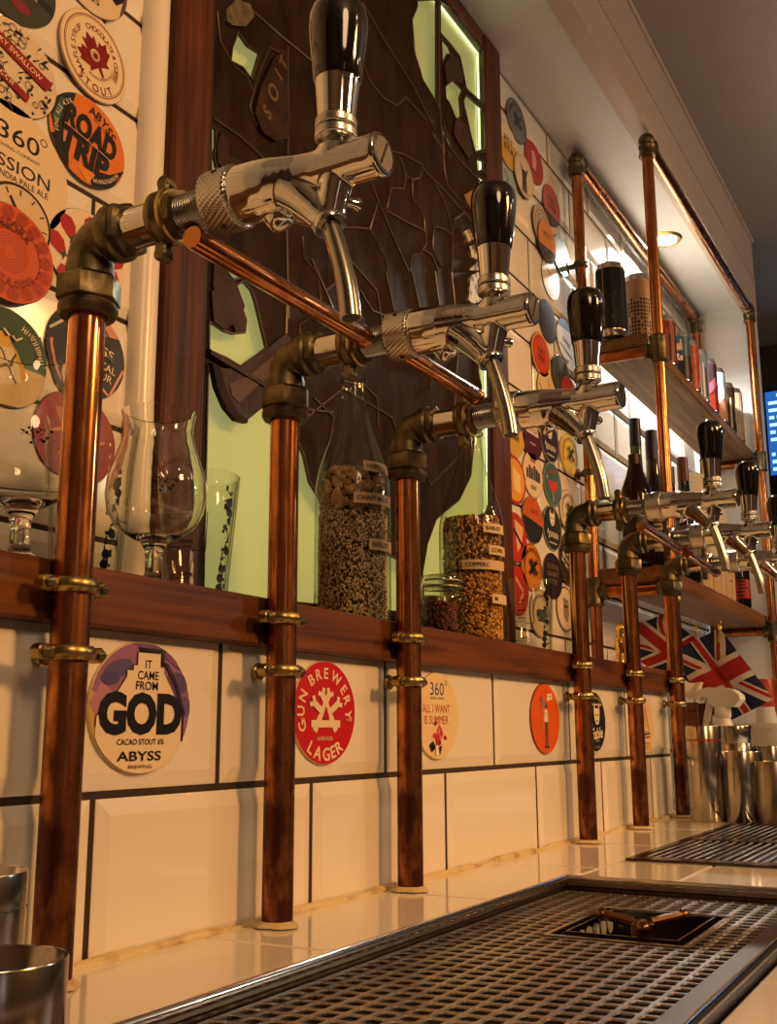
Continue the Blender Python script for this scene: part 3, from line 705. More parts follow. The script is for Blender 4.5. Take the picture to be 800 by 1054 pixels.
def tulip(name, loc, label, s=1, mark=True):
    t = empty(name, loc, label, 'beer glass', 'stemmed beer glasses on the ledge')
    mb = MB(); k = s
    outer = [(0, 0), (.032, .0), (.034, .0012), (.033, .0026), (.018, .006), (.0095, .011), (.0075, .018), (.0075, .030), (.0085, .038), (.0125, .0445), (.024, .0505), (.0365, .0600), (.0438, .073), (.0462, .088), (.0448, .104), (.0400, .120), (.0345, .136), (.0318, .148), (.0322, .158), (.0345, .168)]
    inner = [(.0332, .1686), (.0306, .158), (.0303, .148), (.0330, .136), (.0385, .120), (.0432, .104), (.0446, .088), (.0422, .073), (.035, .061), (.0225, .0520), (.0100, .048), (0, .0470)]
    mb.lathe([(r*k, h*k) for r, h in outer+inner], GL, None, 56); mb.build('bowl', t, ang=70)
    if mark:
        a0 = facing(*loc[:2]); q = MB()
        rf = lambda h: .0447*k+.0006
        f = wrapf(.0447*k, a0+.15, lambda y: .0447*k+.0005)
        for i in range(5): text(q, 'WHEEL'[i], (i-2)*.0052, .090*k, .006, BLUEP, 0, fn=f) if False else None
        random.seed(3)
        for i in range(26):
            x = random.uniform(-.011, .011); y = .083*k+random.uniform(0, .012); w = random.uniform(.0008, .0022)
            strip(q, a0+.15+x/.0447, a0+.15+(x+w)/.0447, y, y+w, lambda h: .0448*k, BLUEP if i % 3 else WHITEP, 1)
        q.build('printed_crest', t, smooth=False)
    return t
tulip('tulip_glass', (.716, .640, ZL), 'empty tulip beer glass on the ledge before the oak frame', .97)
tulip('tulip_glass', (.560, .634, ZL), 'large stemmed beer glass at the left edge, left of the nearest riser', 1.02)
def pint(name, loc, label, r0=.031, r1=.043, h=.145, an=0, scale_marks=True):
    t = empty(name, loc, label, 'beer glass', 'straight pint glasses on the ledge')
    mb = MB(); mb.lathe([(0, .0), (r0-.002, 0), (r0, .002), (r1, h), (r1-.0008, h+.0012), (r1-.0022, h), (r0-.0018, .012), (0, .010)], TG, None, 48); mb.build('glass_wall', t, ang=60)
    a0 = facing(*loc[:2])+an; rf = lambda z: r0+(r1-r0)*z/h
    q = MB(); random.seed(11)
    for z in [i*.0098+.022 for i in range(11)]:      # a column of small black figures
        for k in range(5):
            a = a0+random.uniform(-.13, .13); w = random.uniform(.03, .10); hh = random.uniform(.0015, .0060); zz = z+random.uniform(-.003, .003)
            strip(q, a-w/2, a+w/2, zz, zz+hh, rf, PRINT, 2)
        if random.random() < .55:
            c = a0+random.uniform(-.10, .10); P = []
            for i in range(12):
                w = 2*PI*i/12; P.append((c+.0050*math.cos(w)/.038, z+.0050*math.sin(w)))
            rr = rf(z)+.0005; b = [(rr*math.cos(a), rr*math.sin(a), zz) for a, zz in P]; q.add(b, [tuple(range(12))], PRINT)
    q.build('printed_column', t, smooth=False)
    if scale_marks:
        q = MB()
        for z in (.030, .062, .074, .092): strip(q, a0-1.75, a0-1.0, z, z+.0007, rf, PRINT, 6)
        strip(q, a0-.62, a0-.60, .058, .098, rf, PRINT, 1); strip(q, a0-1.0, a0-.6, .058, .0587, rf, PRINT, 3)
        for z in (.033, .066, .079, .096):
            for k in range(6): strip(q, a0-1.32+k*.062, a0-1.32+k*.062+.034, z, z+.0032, rf, PRINT, 1)
        q.build('measure_marks', t, smooth=False)
    return t
P1 = at(203, 560, y=.712); pint('pint_glass', (P1.x, .712, ZL), 'printed pint glass on the ledge against the glowing pale green pane', h=.142, an=.85)
P2 = at(546, 630, y=.690); pint('pint_glass', (P2.x, .690, ZL), 'printed pint glass right of the second grain bottle, before the beer badges', h=.135, an=.75, r0=.034, r1=.041)
P3 = at(92, 500, y=.745); pint('pint_glass', (P3.x, .745, ZL), 'tall pint glass half hidden behind the nearest copper riser', h=.17, an=.6, scale_marks=False)

# --- bottles of malt
def rfun(prof):
    def f(h):
        for (r0, h0), (r1, h1) in zip(prof[:-1], prof[1:]):
            if h0 <= h <= h1 and h1 > h0: return r0+(r1-r0)*(h-h0)/(h1-h0)
        return prof[-1][0]
    return f
def grain_fill(name, label, loc, rf, h0, h1, gs, cols, count, cat, elong=1.5, core='#3a2615', aim=None):
    """loose grain filling a bottle between two heights"""
    mb = MB(); random.seed(hash(name) % 97 if False else int(h0*1e4)+3)
    n = 8; prof = [(0, h0)]+[(max(rf(h0+(h1-h0)*i/n)-.0040-gs*.7, .002), h0+(h1-h0)*i/n) for i in range(n+1)]+[(0, h1)]
    mb.lathe(prof, mat('grain_core_'+core, core, .8), None, 24)
    ms = [mat('grain_'+c, c, .45) for c in cols]
    oct_ = [(1, 0, 0), (-1, 0, 0), (0, 1, 0), (0, -1, 0), (0, 0, 1), (0, 0, -1)]
    of = [(0, 2, 4), (2, 1, 4), (1, 3, 4), (3, 0, 4), (2, 0, 5), (1, 2, 5), (3, 1, 5), (0, 3, 5)]
    a0 = facing(loc[0], loc[1])
    for i in range(count):
        a = a0+random.uniform(-1.75, 1.75); h = random.uniform(h0, h1); r = rf(h)-.0034-gs*random.uniform(.95, 1.3)
        E_ = Euler((random.uniform(0, 6), random.uniform(0, 6), random.uniform(0, 6))).to_matrix().to_4x4()
        s = gs*random.uniform(.75, 1.2)
        mb.add(oct_, of, random.choice(ms), T((r*math.cos(a), r*math.sin(a), h)) @ E_ @ Matrix.Diagonal((s, s/elong*1.05, s/elong, 1)))
    o = mb.build(name, None, loc, ang=180); tag(o, label, cat, kind='stuff'); return o
PAPER = mat('label_paper', (.60, .44, .27), .6)
def malt_bottle(x, y, label, s, labels, bail=False):
    t = empty('glass_bottle', (x, y, ZL), label, 'bottle', 'clear bottles of malt on the ledge')
    prof = [(0, .002), (.030, .0), (.0415, .003), (.0440, .010), (.0440, .150), (.0430, .164), (.0390, .183), (.0320, .204), (.0250, .224), (.0195, .244), (.0162, .264), (.0150, .282), (.0148, .296), (.0165, .2975), (.0168, .306), (.0150, .308)]
    prof = [(r*s, h*s) for r, h in prof]
    mb = MB(); mb.lathe(prof, BG, None, 56); mb.build('bottle_wall', t, ang=60); rf = rfun(prof[2:])
    a0 = facing(x, y)
    for txt, h, a, w in labels:
        q = MB(); hh = .0125*s
        n = 12; vs = []; fs = []
        strip(q, a0+a, a0+a+w, h*s, h*s+hh, rf, PAPER, 12, .0007)
        f = wrapf(.044*s, a0+a, lambda yy: rf(yy)+.0012)
        g = glyphs(txt, .012); wid = min(.0052*s/.70*(g[3]-g[2]), w*.044*s*.86)
        text(q, txt, .0042*s+wid/2, h*s+hh/2, .0052*s, PRINT, 0, w=wid, bold=.012, fn=f)
        q.build('paper_label', t, smooth=False)
    if bail:
        q = MB(); W = mat('bail_wire', (.45, .42, .36), .3, 1)
        for s_ in (1, -1): q.sweep([(s_*.0172*s, 0, .285*s), (s_*.021*s, .006, .300*s), (s_*.019*s, .004, .318*s), (s_*.008*s, 0, .326*s)], .0013, W, 8)
        q.sweep([(.0178*s*math.cos(a), .0178*s*math.sin(a), .287*s) for a in [2*PI*i/16 for i in range(17)]], .0012, W, 8); q.build('wire_bail', t, ang=60)
        q = MB(); q.lathe([(0, .309*s), (.012*s, .310*s), (.014*s, .316*s), (.010*s, .326*s), (0, .329*s)], mat('porcelain', (.8, .76, .68), .2), None, 20); q.build('stopper', t)
    return rf
B1 = at(363, 600, y=.648); B2 = at(487, 620, y=.640)
s1, s2 = 1.03, 1.07
rf = malt_bottle(B1.x, .648, 'clear bottle of dark pellets and pale malt labelled CHAFF and BARLEY', s1, [('HOPS', .171, .30, 1.1), ('CHAFF MALT', .133, .02, 1.25), ('BARLEY', .081, .42, .95)])
grain_fill('brown_pellet', 'large brown pellets filling the shoulder of the nearer grain bottle', (B1.x, .648, ZL), rf, .128*s1, .176*s1, .0085, ['#b08c68', '#9a7450', '#c09c78'], 230, 'hop pellets', 1.35, '#2a1a10')
grain_fill('pale_malt', 'fine pale malt filling the body of the nearer grain bottle', (B1.x, .648, ZL), rf, .006, .126*s1, .0023, ['#e4cca8', '#c8a27c', '#7e5840', '#f4e4c4'], 4600, 'malt', 1.7, '#3a2615')
rf = malt_bottle(B2.x, .640, 'clear swing-top bottle of caramel malt over golden maize', s2, [('BARLEY', .143, .35, .9), ('CORN', .114, .52, .8), ('COPPERC', .094, -.30, 1.5), ('M', .050, .60, .8)], True)
grain_fill('caramel_malt', 'brown caramel malt in the upper half of the swing-top bottle', (B2.x, .640, ZL), rf, .093*s2, .168*s2, .0044, ['#c8925c', '#9a683e', '#dcae7c', '#7f5230'], 900, 'malt', 1.6, '#3a2012')
grain_fill('golden_maize', 'golden flaked maize in the lower half of the swing-top bottle', (B2.x, .640, ZL), rf, .006, .091*s2, .0034, ['#d89a38', '#b87a2a', '#ecb858', '#9a601c'], 1700, 'maize', 1.5, '#4a2c10')
# --- clip-top jar and the jar behind it
def jar(loc, label, s, lidm, fillm, bail, fname, flabel):
    t = empty('storage_jar', loc, label, 'jar')
    mb = MB(); mb.lathe([(0, .001), (.027*s, 0), (.031*s, .003), (.0315*s, .010), (.0315*s, .050), (.029*s, .058), (.025*s, .062), (.026*s, .066)], BG, None, 40); mb.build('jar_wall', t, ang=60)
    mb = MB(); mb.lathe([(0, .0675), (.027*s, .0675), (.0275*s, .069), (.0275*s, .077), (.026*s, .080), (.015*s, .083), (0, .0835)], lidm, None, 40); lid = mb.build('lid', t)
    if bail:
        q = MB(); W = mat('bail_wire', (.45, .42, .36), .3, 1)
        q.sweep([(.0285*s*math.cos(a), .0285*s*math.sin(a), .0655) for a in [2*PI*i/24 for i in range(24)]], .0014, W, 8, closed=True)
        q.sweep([(.0290*s*math.cos(a), .0290*s*math.sin(a), .0735) for a in [2*PI*i/24 for i in range(24)]], .0012, W, 8, closed=True)
        a = facing(*loc[:2])-.75; cx, cy = math.cos(a), math.sin(a)
        q.sweep([(.030*cx, .030*cy, .078), (.036*cx, .036*cy, .066), (.037*cx, .037*cy, .052), (.034*cx, .034*cy, .040)], .0013, W, 8); q.build('wire_clip', t, ang=60)
    rf = lambda h: .0270*s
    grain_fill(fname, flabel, loc, rf, .009, .046, .0040, fillm, 330, 'dried flowers', 1.4, '#1d0806')
J = at(454, 640, y=.630); jar((J.x, .630, ZL), 'clip-top glass jar of dark red dried flowers between riser and bottle', 1.0, thin_glass('lid_glass', (.85, .87, .80), (.4, .42, .34), .3), ['#5a1a14', '#3a0e0c', '#7a2a1a'], True, 'dried_flower', 'dark red dried flowers inside the clip-top jar')
J2 = at(443, 640, y=.745); jar((J2.x, .745, ZL+.0), 'jar with a brown wooden lid behind the clip-top jar', 1.05, wood('lid_wood', (.20, .08, .03), (.08, .03, .012), 'X'), ['#4a2a18', '#2e170c'], False, 'dried_bark', 'dark brown pieces inside the wooden-lidded jar')
# ============================================================= copper pipe shelving in the alcove
XA, XB, YR, YFR = 2.434, 3.690, .807, .624
shelf = empty('pipe_shelf', (XA, YFR, 0), 'two-tier shelf unit of copper pipe and timber boards in the alcove', 'shelf unit')
def sp(mb, name, **k):
    o = mb.build(name, None, **k); o.parent = shelf; o.matrix_parent_inverse = T((-XA, -YFR, 0)); return o
ZP1, ZP2, ZTP = 1.062, .490, 1.606
def joint(mb, x, y, z, r=.0215, h=.022): mb.lathe([(.0142, -h), (r*.9, -h), (r, -h+.004), (r*.9, -h+.009), (r*.93, 0), (r*.9, h-.009), (r, h-.004), (r*.9, h), (.0142, h)], BRASS_OLD, T((x, y, z)), 24)
def stub(mb, x, y, z, d, L=.032):
    d = V(*d); c = V(x, y, z); mb.sweep([c, c+d*(L-.010), c+d*(L-.009), c+d*L], [.0175, .0175, .0210, .0205], BRASS_OLD, 18)
for (x, y, za) in ((XA, YR, .287), (XA, YFR, 0), (XB, YR, .0), (XB, YFR, 0)):
    mb = MB(); mb.cyl(.0140, za, ZTP, COPPER, T((x, y, 0)), 28); sp(mb, 'post')
    mb = MB(); sx = 1 if x == XA else -1; sy = 1 if y == YFR else -1
    mb.ball((x, y, ZTP), .0205, BRASS_OLD, 18, 12); joint(mb, x, y, ZTP-.028, h=.016); stub(mb, x, y, ZTP, (sx, 0, 0), .036); sp(mb, 'corner_joint')
    for z in (ZP1, ZP2):
        mb = MB(); joint(mb, x, y, z, h=.034); stub(mb, x, y, z, (0, sy, 0)); sp(mb, 'tee_joint')
for y in (YR, YFR):
    mb = MB(); mb.cyl(.0140, XA, XB, COPPER, T((0, y, ZTP)) @ RY(90), 28); sp(mb, 'top_rail')
for x in (XA, XB):
    for z in (ZP1, ZP2):
        mb = MB(); mb.cyl(.0138, YFR, YR, COPPER, T((x, 0, z)) @ RX(-90), 24); sp(mb, 'cross_rail')
for z in (1.318, .78):
    mb = MB(); mb.cyl(.007, YR, D2+.001, BRASS_OLD, T((XA, 0, z)) @ RX(-90), 14); mb.cyl(.015, D2-.005, D2+.001, BRASS_OLD, T((XA, 0, z)) @ RX(-90), 20); joint(mb, XA, YR, z, .0185, .008); sp(mb, 'wall_fixing')
ZB1, ZB2 = ZP1+.0142, ZP2+.0142
mb = MB()
mb.box((XA-.002, .651, ZB1), (XEND-.012, .797, ZB1+.032), BOARD, .003); sp(mb, 'upper_board', smooth=False)
mb = MB(); mb.box((XA-.004, .645, ZB2), (XEND-.012, .797, ZB2+.040), wood('lower_board_wood', (.30, .13, .05), (.11, .04, .014), 'X', .7, .1, .5), .003); sp(mb, 'lower_board', smooth=False)
ZS1, ZS2 = ZB1+.0325, ZB2+.0405
# --- drinks cans on the upper board
def can(name, loc, label, h, r, bands, deco=None, rz=0):
    t = empty(name, loc, label, 'drinks can', 'cans on the upper shelf')
    b = ink(bands[0][2]); mb = MB()
    AL = mat('can_metal', (.80, .79, .76), .22, 1)
    prof = [(r*.78, 0), (r*.86, .004), (r*.98, .010), (r, .014)]
    mb.lathe([(0, .003), (r*.72, .003)]+prof+[(r-.0004, .020), (r-.0004, h-.024), (r, h-.018), (r*.97, h-.012), (r*.86, h-.004), (r*.85, h), (r*.80, h), (r*.78, h-.004), (0, h-.004)], AL, None, 32); mb.build('can_body', t, ang=50)
    q = MB(); hs = [.014]+[z for _, z, _ in bands]
    pts = []; ms = []
    lo = .014
    for _, z, c in bands: q.lathe([(r+.0003, .014+(h-.032)*_), (r+.0003, .014+(h-.032)*z)], ink(c), None, 32)
    a0 = facing(*loc[:2]); rf = lambda z: r+.0004
    if deco: deco(q, a0, rf, h, r)
    q.build('wrapper', t, ang=50)
    mb = MB(); mb.cyl(.004, h-.0038, h-.0024, AL, None, 10); mb.box((-.003, 0, h-.0030), (.003, .014, h-.0020), AL); mb.build('ring_pull', t)
    return t
def d_dark(q, a0, rf, h, r):
    random.seed(5)
    strip(q, a0-1.15, a0-.55, .02, h-.02, rf, ink('#1c100c')); strip(q, a0-.56, a0-.50, .02, h-.018, rf, ink('#a08a68'))
    for i in range(30):
        a = a0+random.uniform(-.4, 1.2); z = random.uniform(.02, h*.55); strip(q, a, a+random.uniform(.05, .2), z, z+random.uniform(.003, .012), rf, ink(random.choice(['#26303a', '#33404c', '#151b22'])), 3, .0006)
def d_check(q, a0, rf, h, r):
    random.seed(6)
    for i in range(13):
        for k in range(11):
            if random.random() < .88: a = a0-1.5+i*.24; z = .022+k*.0100; strip(q, a, a+.15, z, z+.0066, rf, ink('#2a1a12'), 2)
def d_dog(q, a0, rf, h, r):
    strip(q, a0-1.2, a0+1.2, .018, h*.50, rf, ink('#211d1c'))
    for (x, z, w, hh) in ((-.15, .098, .55, .020), (-.25, .116, .16, .016), (.18, .116, .16, .014)): strip(q, a0+x, a0+x+w, z, z+hh, rf, ink('#cdb79a'), 4, .0006)
    f = wrapf(r, a0-.05, lambda y: r+.0016); text(q, 'Ba', 0, .078, .020, WHITEP, fn=f, bold=.02, shear=.3)
def d_flame(q, a0, rf, h, r):
    random.seed(8)
    for i in range(22):
        a = a0+random.uniform(-1.2, 1.2); z = random.uniform(.02, h*.7); strip(q, a, a+random.uniform(.1, .35), z, z+random.uniform(.004, .018), rf, ink(random.choice(['#c8b8a0', '#8a1f10', '#e07030'])), 3, .0006)
def d_stripe(cs):
    def f(q, a0, rf, h, r):
        random.seed(len(cs)+9)
        for i in range(9): a = a0-1.3+i*.3; strip(q, a, a+.17, .02+random.uniform(0, .02), h-.03-random.uniform(0, .03), rf, ink(cs[i % len(cs)]), 3, .0006)
    return f
def d_diag(c):
    def f(q, a0, rf, h, r):
        for i in range(14): a = a0-1.0+i*.14; z = .02+i*.0052; strip(q, a, a+.15, z, z+.032, rf, ink(c), 2, .0006)
    return f
yc = .715
p = at(629, 300, y=.733); can('drinks_can', (p.x, .733, ZS1), 'dark blue-black can with a pale stripe at the near end of the upper shelf', .190, .0365, [(0, 1, '#131a24')], d_dark)
p = at(657, 320, y=.700); can('drinks_can', (p.x, .700, ZS1), 'tan can with a brown checked pattern, second on the upper shelf', .198, .033, [(0, 1, '#c49a74')], d_check)
CANS = [('#3a2330', [(0, 1, '#7a2a1e')], d_stripe(['#2a2a38', '#a04a30']), 'maroon can just right of the front post on the upper shelf'),
        ('x', [(0, .55, '#211d1c'), (.55, 1, '#2f5f78')], d_dog, 'teal and black can lettered Ba with a cream animal'),
        ('x', [(0, 1, '#b3451c')], d_flame, 'orange-red can with pale flame marks, right of the teal can'),
        ('x', [(0, 1, '#7f9fc0')], d_stripe(['#e8ecf0', '#22304a', '#c0d4e4']), 'pale blue and navy striped can, right of the orange can'),
        ('x', [(0, .6, '#9c2018'), (.6, 1, '#3a2630')], d_diag('#d05878'), 'red can with a pink diagonal stripe'),
        ('x', [(0, .45, '#c08a66'), (.45, 1, '#9ab8cc')], d_diag('#e8dccc'), 'pale blue over salmon can, right of the red can'),
        ('x', [(0, 1, '#20140f')], d_stripe(['#b8a488', '#3a281c']), 'dark brown can with cream vertical marks'),
        ('x', [(0, 1, '#b99a78')], d_stripe(['#d0b898']), 'beige can at the far end of the upper shelf')]
for i, (u, (_, bands, deco, lab)) in enumerate(zip((686, 700.5, 709.5, 718.5, 727.5, 736, 745, 753), CANS)):
    p = at(u, 400, y=.688); can('drinks_can', (p.x, .688, ZS1), lab, (.150, .158, .165, .172, .180, .188, .178, .196)[i], .033, bands, deco)
# --- bottles and stacks on the lower board
def beer_bottle(loc, label, h, r, glass, cap, lab=None, neck=.42, capr=.0145, capl=.030):
    t = empty('beer_bottle', loc, label, 'bottle', 'bottles on the lower shelf')
    mb = MB(); prof = [(0, .002), (r*.9, 0), (r, .005), (r, h*(1-neck)), (r*.93, h*(1-neck)+.018), (r*.6, h*(1-neck)+.05), (.0155, h*(1-neck)+.075), (.0130, h-.03), (.0140, h-.012), (.0140, h-.004)]
    mb.lathe(prof+[(0, h-.003)], glass, None, 36); mb.build('bottle_body', t, ang=50)
    q = MB(); q.lathe([(.0148, h-capl), (capr+.0004, h-capl*.9), (capr, h-.001), (capr-.002, h), (0, h)], cap, None, 28); q.build('cap', t, ang=50)
    if lab:
        a0 = facing(*loc[:2]); q = MB(); rf = lambda z: r
        strip(q, a0-1.2, a0+1.2, h*.14, h*.44, rf, ink(lab), 12)
        random.seed(int(loc[0]*100))
        for i in range(6): z = h*.18+i*.011; strip(q, a0-random.uniform(.2, .8), a0+random.uniform(.2, .8), z, z+.0045, rf, ink('#1a1512'), 6, .0008)
        q.build('bottle_label', t, ang=50)
BRG = mat('brown_bottle_glass', (.012, .005, .003), .08, spec=.35); GRG = mat('green_bottle_glass', (.05, .12, .02), .06, coat=.5); BKG = mat('black_bottle_glass', (.006, .006, .008), .08, coat=.4)
NAVYCAP = mat('navy_foil', (.012, .016, .04), .25, .3); REDCAP = mat('maroon_capsule', (.13, .022, .02), .35); DKCAP = mat('dark_crown_cap', (.035, .014, .010), .3, .4)
def bb(u, y, *a, **k): p = at(u, 470, y=y); beer_bottle((p.x, y, ZS2), *a, **k)
bb(653, .695, 'brown beer bottle with dark crown cap, nearest on the lower shelf', .265, .036, BRG, DKCAP, '#2a1a12', neck=.38)
bb(655, .748, 'tall navy-capped green bottle behind the nearest brown bottle', .413, .032, GRG, NAVYCAP, '#c8b898', neck=.5, capl=.075)
bb(671.5, .694, 'navy-foiled dark bottle left of the front shelf post', .362, .032, BKG, NAVYCAP, '#b89a70', neck=.5, capl=.075)
bb(688, .752, 'dark bottle half hidden behind the front shelf post', .36, .032, BKG, NAVYCAP, '#3a2a1c', neck=.5, capl=.05)
bb(702, .668, 'dark bottle with a maroon capsule right of the front shelf post', .333, .030, BKG, REDCAP, '#7a5a3c', neck=.5, capl=.065)
# stacks of paper cups
CUP = mat('paper_cup', (.74, .62, .46), .6)
cup0 = MB(); cup0.lathe([(.0215, 0), (.0305, .080), (.0322, .081), (.0322, .084), (.0302, .084), (.0212, .004), (0, .004)], CUP, None, 28)
cup0 = cup0.build('paper_cup', None, ang=50); first = [True]
def cups(u, y, n, label, grp, v=500):
    p = at(u, v, y=y)
    for k in range(n):
        o = cup0 if first[0] else cup0.copy()
        if not first[0]: COL.objects.link(o)
        first[0] = False; o.location = (p.x, y, ZS2+k*.012); tag(o, label, 'paper cup', grp)
cups(712, .745, 26, 'cream paper cup in the tall stack right of the maroon-capped bottle', 'first stack of paper cups')
cups(725, .740, 28, 'cream paper cup in the middle stack on the lower shelf', 'middle stack of paper cups')
cups(736, .745, 26, 'cream paper cup in the last stack, nearest the end wall', 'last stack of paper cups')
# pale wooden boxes seen below the tap bodies
PINE = wood('pale_pine', (.72, .48, .24), (.50, .30, .13), 'Z', .8, .05, .6)
def crate(u, y, w, h, d, label):
    p = at(u, 590, y=y); t = empty('wooden_box', (p.x, y, ZS2), label, 'wooden box', 'small pine boxes on the lower shelf')
    mb = MB(); mb.box((-w/2, 0, 0), (w/2, .012, h), PINE, .001); mb.build('front_panel', t, smooth=False)
    mb = MB(); mb.box((-w/2, .013, 0), (-w/2+.008, d, h), PINE); mb.box((w/2-.008, .013, 0), (w/2, d, h), PINE); mb.box((-w/2+.009, .013, 0), (w/2-.009, d, .008), PINE); mb.box((-w/2+.009, d-.008, .009), (w/2-.009, d, h), PINE); mb.build('box_body', t, smooth=False)
    mb = MB(); mb.sweep([(-.012, -.0006, h*.62), (-.004, -.0012, h*.64), (.004, -.0012, h*.64), (.012, -.0006, h*.62)], .0016, PRINT, 6); mb.build('hand_slot', t)
crate(729, .646, .115, .085, .05, 'left pine box on the lower shelf, below the fourth tap body')
crate(741, .648, .150, .100, .050, 'middle and tallest pine box on the lower shelf')
crate(752, .650, .120, .085, .05, 'right pine box on the lower shelf beside the red bottle')
p = at(764, 600, y=.668)
beer_bottle((p.x, .668, ZS2), 'slim bottle with a red and white label at the far end of the lower shelf', .20, .024, BKG, DKCAP, '#b02a22')
# --- downlight in the alcove ceiling
LX, LY = 3.06, .748
t = empty('ceiling_downlight', (LX, LY, ZCEIL), 'round brass-rimmed downlight glowing in the alcove ceiling', 'ceiling light')
mb = MB(); mb.lathe([(.036, -.0015), (.040, -.006), (.050, -.0045), (.054, 0), (.036, 0)], mat('lamp_rim_brass', (.75, .55, .22), .22, 1), None, 40); mb.build('rim', t, ang=60)
mb = MB(); mb.lathe([(0, -.0012), (.0365, -.0012)], emis('downlight_glow', (1, .97, .90), 40), None, 32)
for f in range(len(mb.f)): mb.f[f] = mb.f[f][::-1]
mb.build('lens', t)
l = bpy.data.lights.new('downlight_beam', 'SPOT'); l.energy = 125; l.color = (.97, 1, .93); l.spot_size = R(150); l.spot_blend = .7; l.shadow_soft_size = .035
o = bpy.data.objects.new('downlight_beam', l); COL.objects.link(o); o.location = (LX, LY, ZCEIL-.012)
# --- screen in the dark room beyond
sx = 4.62; a = at(789, 408, x=sx); b = at(789, 488, x=sx)
t = empty('wall_screen', (sx, a.y-.24, b.z-.02), 'blue lit screen in the dark room at the right edge', 'screen')
mb = MB(); mb.box((.004, -.30, 0), (.04, .258, a.z-b.z+.05), RUBBER, .003); mb.build('casing', t, smooth=False)
mb = MB(); mb.box((0, -.29, .012), (.003, .246, a.z-b.z+.038), emis('screen_blue', (.02, .11, .42), 1.0)); scr = mb.build('display', t, smooth=False)
mb = MB(); random.seed(4); H = a.z-b.z+.03
for i in range(11):
    z = .03+i*H/11.5; y = .235
    while y > -.27:
        w = random.uniform(.012, .05)
        if random.random() < .75: mb.box((-.0012, y-w, z), (-.0004, y, z+H/26), emis('screen_text', (.35, .62, .95), 1.6))
        y -= w+.01
mb.build('screen_lines', scr, smooth=False)
mb = MB(); mb.box((.041, -.06, .05), (.38, .02, .12), RUBBER); mb.build('wall_arm', t, smooth=False)
